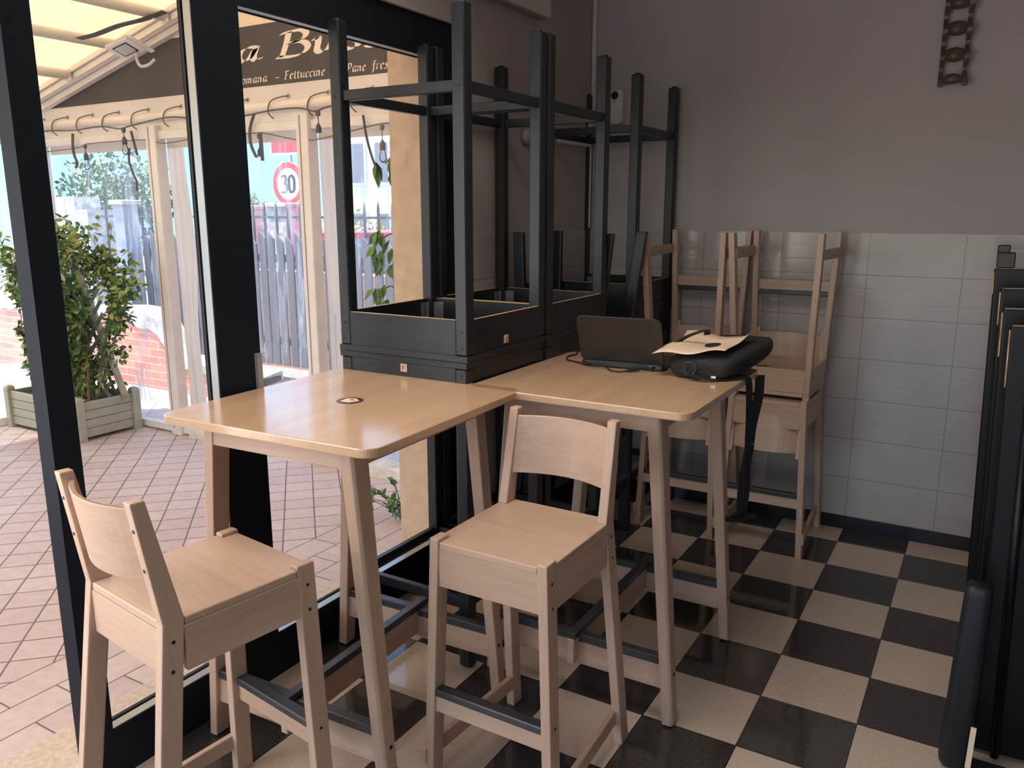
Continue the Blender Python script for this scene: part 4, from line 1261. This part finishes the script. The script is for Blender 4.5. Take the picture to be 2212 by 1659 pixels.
def lights_and_straps():
    t = thing('string_light', 'black string light cord with hanging bulb sockets along the veranda rail', 'string light', (0, 0, 0))
    y = -.43
    P = [(-5.44, 2.145), (-5.2, 2.150), (-4.9, 2.140), (-4.6, 2.150), (-4.38, 2.125), (-4.30, 2.135), (-4.0, 2.165), (-3.8, 2.17), (-3.5, 2.135), (-3.2, 2.140), (-2.95, 2.16), (-2.72, 2.16), (-2.60, 2.135), (-2.48, 2.155), (-2.2, 2.15), (-1.9, 2.16), (-1.57, 2.15)]
    mb = MB(); mb.tube(smooth_path([(x, y, z) for x, z in P], 6), .0048, 7); mb.build('cord', M['cord'], t, smooth=True)
    def socket(x, yy, z, L, bulb, m):
        mb = MB(); mb.box(x - .016, x + .016, yy - .008, yy + .008, z - .022, z + .012); p = mb.build('branch_clip', m, t, .004)
        mb = MB(); mb.tube([(x, yy, z - .02), (x + .002, yy, z - L)], .003, 6); mb.build('drop_wire', m, t)
        mb = MB()
        mb.loft([[(x + r * cos(a * pi / 6), yy + r * sin(a * pi / 6), z - L - d) for a in range(12)] for r, d in ((.005, -.005), (.010, .004), (.016, .016), (.017, .045), (.015, .048))])
        s = mb.build('bulb_socket', m, t, smooth=False)
        if bulb:
            mb = MB()
            mb.loft([[(x + r * cos(a * pi / 6), yy + r * sin(a * pi / 6), z - L - d) for a in range(12)] for r, d in ((.012, .046), (.014, .055), (.021, .085), (.021, .098), (.012, .114), (.002, .118))])
            mb.build('bulb', M['glass_bulb'], s, smooth=True)
    socket(-4.345, y, 2.120, .050, True, M['cord'])
    socket(-2.575, y, 2.130, .065, False, M['cord'])
    t2 = thing('string_light', 'thin brown light cord with sockets hanging just below the white rail', 'string light', (0, 0, 0))
    t_old = t; t = t2
    y2 = -.375
    P = [(-5.40, 2.012), (-5.05, 2.022), (-4.90, 2.036), (-4.82, 2.05), (-4.2, 2.05), (-4.0, 2.02), (-3.6, 2.045), (-3.14, 2.045), (-3.05, 2.038), (-2.72, 1.985), (-2.4, 2.02), (-2.17, 2.05), (-2.0, 2.05), (-1.57, 2.05)]
    mb = MB(); mb.tube(smooth_path([(x, y2, z) for x, z in P], 6), .0036, 6); mb.build('cord', M['lace'], t2, smooth=True)
    for x, z, L, bl in ((-4.88, 2.036, .050, True), (-3.115, 2.030, .075, False), (-2.158, 2.035, .075, True)):
        mbm = M['cord'] if x < -3 else M['lace']
        socket_ = (x, y2, z, L, bl, mbm)
        mb = MB(); mb.box(x - .014, x + .014, y2 - .007, y2 + .007, z - .018, z + .010); mb.build('branch_clip', mbm, t2, .004)
        mb = MB(); mb.tube([(x, y2, z - .016), (x - .002, y2, z - L)], .003, 6); mb.build('drop_wire', mbm, t2)
        mb = MB(); mb.loft([[(x + r * cos(a * pi / 6), y2 + r * sin(a * pi / 6), z - L - d) for a in range(12)] for r, d in ((.005, -.005), (.010, .004), (.016, .016), (.017, .045), (.015, .048))])
        s = mb.build('bulb_socket', mbm, t2)
        if bl:
            mb = MB(); mb.loft([[(x + r * cos(a * pi / 6), y2 + r * sin(a * pi / 6), z - L - d) for a in range(12)] for r, d in ((.012, .046), (.014, .055), (.021, .085), (.021, .098), (.012, .114), (.002, .118))])
            mb.build('bulb', M['glass_bulb'], s, smooth=True)
    GS = 'black straps hanging from the veranda rail'
    def strap(pts, lab, w=.010):
        mb = MB(); mb.ribbon(smooth_path(pts), (w, .004, 0), .0015); o = mb.build('strap', M['cord']); tag(o, lab, 'strap', GS)
    yy = -.392
    strap([(-4.985, yy, 2.125), (-4.99, yy - .006, 2.03), (-4.992, yy, 1.97), (-4.955, yy - .01, 1.925), (-4.985, yy, 1.885)], 'black strap with a bent end hanging at the far left of the rail')
    strap([(-4.305, yy - .01, 2.11), (-4.30, yy, 2.04), (-4.275, yy, 1.95)], 'short black strap hanging close behind the clear hanging bulb', .008)
    strap([(-4.355, yy, 2.00), (-4.37, yy, 1.92), (-4.335, yy - .006, 1.84), (-4.31, yy, 1.78), (-4.315, yy, 1.72)], 'twisted black strap hanging below the clear bulb', .006)
    strap([(-3.13, yy, 2.15), (-3.17, yy, 2.07), (-3.165, yy - .006, 1.98), (-3.13, yy, 1.90)], 'curved black strap hanging in front of the road sign', .009)
    strap([(-3.085, yy, 2.045), (-3.075, yy - .006, 1.97), (-3.08, yy, 1.88)], 'straight brown strap end beside the curved one before the road sign', .010)
    strap([(-2.275, yy, 2.10), (-2.255, yy, 1.98), (-2.215, yy - .006, 1.87), (-2.165, yy, 1.75)], 'thin strap slanting down near the orange pillar', .006)
    mb = MB(); mb.ribbon(smooth_path([(-4.24, -.75, 2.63), (-4.16, -.68, 2.66), (-4.02, -.62, 2.705), (-3.86, -.56, 2.735), (-3.7, -.52, 2.77)]), (.012, -.03, 0), .002); o = mb.build('strap', M['cord']); tag(o, 'dark fabric strap lying across the canopy tubes above the floodlight', 'strap')
    # floodlight
    t = thing('floodlight', 'small white square floodlight fixed to the sloping veranda beam', 'floodlight', (-4.10, -.53, 2.60))
    t.rotation_euler = (radians(-20), radians(-14), radians(8))
    mb = MB(); mb.box(-.10, .10, -.075, .075, -.014, .014); h = mb.build('housing', M['alu'], t, .005)
    mb = MB(); mb.box(-.062, .062, -.050, .050, -.0165, -.0135); mb.build('black_rim', M['black_pl'], h)
    mb = MB(); mb.box(-.054, .054, -.042, .042, -.0175, -.0160); mb.build('glass', M['steel'], h)
    mb = MB(); mb.box(.09, .125, -.06, .12, -.006, .004); mb.build('bracket', M['alu'], t, .002)
    mb = MB(); mb.tube(smooth_path([(.04, .05, -.02), (.035, .06, -.07), (.06, .07, -.115), (.12, .08, -.12), (.16, .09, -.09)]), .010, 10); mb.build('conduit', M['white_pl'], t, smooth=True)
lights_and_straps()

# ================================================================ BEYOND THE VERANDA
def outside():
    # left stepped brick wall with cement cap
    t = thing('brick_wall', 'red brick wall with rough cement cap stepping down behind the planter', 'wall', (0, 0, 0))
    prof = [(-9.5, .62), (-7.2, .62), (-6.0, .68), (-5.65, .66), (-5.5, .45), (-5.40, .26), (-4.9, .22), (-4.3, .22)]
    mb = MB(); mb.loft([[(x, .60, -.02), (x, .80, -.02), (x, .80, z), (x, .60, z)] for x, z in prof]); mb.build('bricks', M['brick'], t)
    mb = MB()
    secs = []
    for k in range(60):
        x = -9.5 + 5.2 * k / 59
        z = next((z0 + (z1 - z0) * (x - x0) / (x1 - x0) for (x0, z0), (x1, z1) in zip(prof, prof[1:]) if x0 <= x <= x1 + 1e-6), .10)
        j = .015 * sin(k * 2.1) + .01 * sin(k * 5.3)
        d = .12 * max(0, 1 - abs(x + 5.75) / .35)
        secs.append([(x, .585, z - .045 - d + j), (x, .82, z - .045), (x, .82, z + .035), (x, .585, z + .03 + j)])
    mb.loft(secs); mb.build('cement_cap', M['cement'], t)
    mb = MB(); mb.box(-6.3, -2.0, 1.95, 2.15, -.02, .98); o = mb.build('brick_wall', M['brick']); tag(o, 'low red brick wall seen through the gaps of the picket fence', 'wall')
    # picket fence
    t = thing('picket_fence', 'weathered grey picket fence with slanted tops behind the plastic curtains', 'fence', (0, 0, 0))
    x = -6.75; k = 0
    while x < -1.75:
        h = 1.37 + .03 * sin(k * 1.7) + rnd.uniform(-.02, .02)
        w = .082
        mb = MB(); tw = .014 * (1 if (k % 5) else 0)
        mb.loft([[(x, 1.34, .16), (x + w, 1.34, .16), (x + w, 1.36, .16), (x, 1.36, .16)],
                 [(x, 1.34, h), (x + w, 1.34, h - .055 - tw), (x + w, 1.36, h - .055 - tw), (x, 1.36, h)]])
        mb.build('picket', M['fence'], t)
        x += w + .030 + rnd.uniform(-.008, .01); k += 1
    for z in (.35, 1.12):
        mb = MB(); mb.box(-6.8, -1.7, 1.362, 1.39, z, z + .07); mb.build('rail', M['fence'], t)
    # iron railing and gate pillars
    t = thing('iron_railing', 'dark iron railing with spiked bars behind the picket fence', 'railing', (0, 0, 0))
    mb = MB(); mb.box(-9.2, -4.3, 2.49, 2.52, 1.50, 1.525); mb.build('rail', M['iron'], t)
    mb = MB(); mb.box(-9.2, -4.3, 2.49, 2.52, .60, .625); mb.build('rail', M['iron'], t)
    for k in range(27):
        xx = -9.1 + k * .18
        mb = MB(); mb.loft([[(xx - .011, 2.494, 0), (xx + .011, 2.494, 0), (xx + .011, 2.516, 0), (xx - .011, 2.516, 0)], [(xx - .011, 2.494, 1.60), (xx + .011, 2.494, 1.60), (xx + .011, 2.516, 1.60), (xx - .011, 2.516, 1.60)], [(xx - .001, 2.504, 1.68), (xx + .001, 2.504, 1.68), (xx + .001, 2.506, 1.68), (xx - .001, 2.506, 1.68)]])
        mb.build('bar', M['iron'], t)
    for x, y, w, h, lab in ((-6.93, 1.30, .17, 1.64, 'blue grey gate pillar with a flat cap left of the first white post'), (-6.30, 2.9, .30, 1.62, 'pale capped pillar under the round speed sign'), (-7.25, 3.1, .34, 1.60, 'pale capped pillar left of the speed sign pole')):
        t = thing('gate_pillar', lab, 'pillar', (x, y, 0))
        mb = MB(); mb.box(-w / 2, w / 2, -w / 2, w / 2, 0, h); mb.build('shaft', M['render'] if y < 2 else M['cement'], t)
        mb = MB(); mb.box(-w / 2 - .03, w / 2 + .03, -w / 2 - .03, w / 2 + .03, h, h + .05); mb.build('cap', M['cement'], t, .01)
    t = thing('utility_box', 'pale two step concrete block rising behind the shrub', 'block', (-10.7, 3.0, 0))
    mb = MB(); mb.box(-.75, .42, 0, .5, 0, 1.60); mb.build('lower_block', M['cement'], t)
    mb = MB(); mb.box(-.75, .05, .05, .45, 1.60, 1.78); mb.build('upper_block', M['cement'], t)
    # road signs
    t = thing('speed_sign', 'round speed limit sign, black 30 in a red ring, beyond the curtain', 'road sign', (-7.36, 4.0, 0))
    mb = MB(); mb.tube([(.03, .03, 0), (.03, .03, 2.75)], .03, 12); mb.build('pole', M['steel'], t, smooth=True)
    def disc(r0, r1, z, y0, m, name, par):
        mb = MB(); n = 40
        for k in range(n):
            a, b = 2 * pi * k / n, 2 * pi * (k + 1) / n
            mb.quad([(r0 * cos(a), y0, z + r0 * sin(a)), (r1 * cos(a), y0, z + r1 * sin(a)), (r1 * cos(b), y0, z + r1 * sin(b)), (r0 * cos(b), y0, z + r0 * sin(b))]) if r0 > 0 else mb.quad([(0, y0, z), (r1 * cos(a), y0, z + r1 * sin(a)), (r1 * cos(b), y0, z + r1 * sin(b))])
        return mb.build(name, m, par)
    zc = 1.93
    mb = MB(); mb.loft([[(.285 * cos(a * pi / 20), .0, zc + .285 * sin(a * pi / 20)) for a in range(40)], [(.285 * cos(a * pi / 20), .006, zc + .285 * sin(a * pi / 20)) for a in range(40)]]); pl = mb.build('plate', M['sign_white'], t)
    disc(.205, .280, zc, -.0015, M['sign_red'], 'red_ring', pl)
    mb = MB(); write(mb, '30', -.13, .13, zc - .115, .23, -.002, nib=.16, ang=10); mb.build('numerals', M['sign_black'], pl)
    mb = MB(); mb.box(-.30, .30, 0, .006, 2.30, 2.72); p2 = mb.build('upper_plate', M['sign_white'], t)
    mb = MB(); mb.box(-.27, .27, -.002, 0, 2.33, 2.69); mb.build('red_field', M['sign_red'], p2)
    # buildings
    def bld(lab, x0, x1, y, z1, wall, rows, cols, ww, wh, z_first, dz, x_first, dx, name='building'):
        t = thing(name, lab, 'building', (0, 0, 0))
        mb = MB(); mb.box(x0, x1, y, y + 8, 0, z1); mb.build('wall', wall, t)
        mb = MB(); mb.box(x0 - .15, x1 + .15, y - .15, y + 8, z1, z1 + .2); mb.build('roof_edge', M['cement'], t)
        for r in range(rows):
            for c in range(cols):
                xx = x_first + c * dx; zz = z_first + r * dz
                mb = MB(); mb.box(xx - .06, xx + ww + .06, y - .06, y, zz - .08, zz + wh + .06); f = mb.build('window', M['white_wall'], t)
                mb = MB(); mb.box(xx, xx + ww, y - .075, y - .06, zz, zz + wh); mb.build('pane', M['win_dark'], f)
    bld('pale blue building with a long plain wall behind the fence', -44, -17.2, 18, 6.2, M['blue_wall'], 0, 0, 1.5, .9, 2.6, 0, -40, 3.4)
    bld('white building with tall narrow windows seen right of the black leg', -15.6, -9.0, 14, 6.0, M['white_wall'], 2, 6, .42, 1.05, .45, 1.9, -15.0, .85)
    # flag on the white building
    t = thing('flag', 'small blue and red flag hanging on the white building', 'flag', (-13.25, 13.9, 2.75))
    mb = MB(); mb.tube([(.25, 0, .15), (.0, -.5, .35)], .02, 8); mb.build('flag_pole', M['steel'], t)
    mb = MB(); mb.quad([(-.25, -.3, .15), (.25, -.3, .15), (.22, -.3, -.28)]); mb.build('blue_cloth', plain('flag_blue', (.06, .16, .62), .7), t)
    mb = MB(); mb.quad([(.12, -.31, -.16), (.23, -.31, -.10), (.21, -.31, -.36)]); mb.build('red_cloth', M['sign_red'], t)
    # hedges and trees (one object of leaves each)
    def foliage_mesh(cs, n, L, mats, name, parent=None):
        mb = MB()
        for c, r_ in cs:
            for j in range(n):
                v = rv() * (rnd.random() ** .4) * r_
                leaf(mb, Vector(c) + Vector((v.x, v.y * .6, v.z)), rv(), rv() + Vector((0, -.5, .8)), rnd.uniform(L * .7, L * 1.3), L * .3, rnd.randrange(len(mats)))
        return mb.build(name, mats, parent)
    def tree(lab, x, y, h, cs, n, L, mats):
        t = thing('tree', lab, 'tree', (x, y, 0))
        mb = MB(); mb.tube([(0, 0, 0), (.05, 0, h * .5), (0, 0, h)], [.14, .11, .06], 8); mb.build('trunk', M['stem'], t)
        foliage_mesh(cs, n, L, mats, 'crown', t)['kind'] = 'stuff'
    tree('green tree behind the shrub, left of the first white post', -18.5, 9.0, 2.4, [((0, 0, 2.3), 1.1), ((1.2, .2, 2.0), .9), ((-1.3, 0, 1.9), 1.0), ((.4, 0, 1.5), 1.0)], 420, .16, [M['leaf'], M['leaf_d']])
    tree('pale green treetop behind the pillars under the speed sign', -10.6, 6.0, 1.3, [((0, 0, 1.62), .42), ((.35, 0, 1.5), .35)], 240, .09, [M['leaf_y'], M['leaf']])
    h = thing('hedge', 'sunlit flowering hedge between picket fence and white building', 'hedge', (0, 0, 0))
    foliage_mesh([((-7.6 + k * .42, 5.0, 1.15 + .12 * sin(k * 2.2)), .42) for k in range(9)] + [((-7.6 + k * .42, 5.0, .5), .5) for k in range(9)], 190, .08, [M['leaf_y'], M['leaf_y'], M['paper']], 'hedge_leaves', h)['kind'] = 'stuff'
    # grass verge
    mb = MB(); mb.box(-16, -3, 6.5, 9.5, -.02, .03); o = mb.build('grass_verge', M['grass']); tag(o, 'strip of green grass beyond the fence', 'grass', kind='stuff')
    # parked red car behind the pickets
    t = thing('car', 'parked red car glimpsed between the pickets at right', 'car', (-4.9, 3.3, 0))
    body = [(-1.9, .28), (-1.95, .70), (-1.55, .88), (-1.0, .95), (-.55, 1.36), (.75, 1.38), (1.35, .98), (1.9, .92), (1.98, .30)]
    mb = MB(); mb.loft([[(x, y, z) for x, z in body] for y in (-.78, .78)]); b = mb.build('car_body', M['car_red'], t, .05, seg=2)
    win = [(-.86, .97), (-.50, 1.30), (.70, 1.32), (1.15, .99)]
    mb = MB(); mb.loft([[(x, y, z) for x, z in win] for y in (-.80, -.785)]); mb.build('side_window', M['win_dark'], b)
    for wx in (-1.25, 1.25):
        for wy in (-.76, .60):
            mb = MB(); mb.tube([(wx, wy, .30), (wx, wy + .16, .30)], .30, 20); w = mb.build('wheel', M['rubber'], t)
            mb = MB(); mb.tube([(wx, wy - .01, .30), (wx, wy + .005, .30)], .17, 14); mb.build('hubcap', M['steel'], w)
outside()
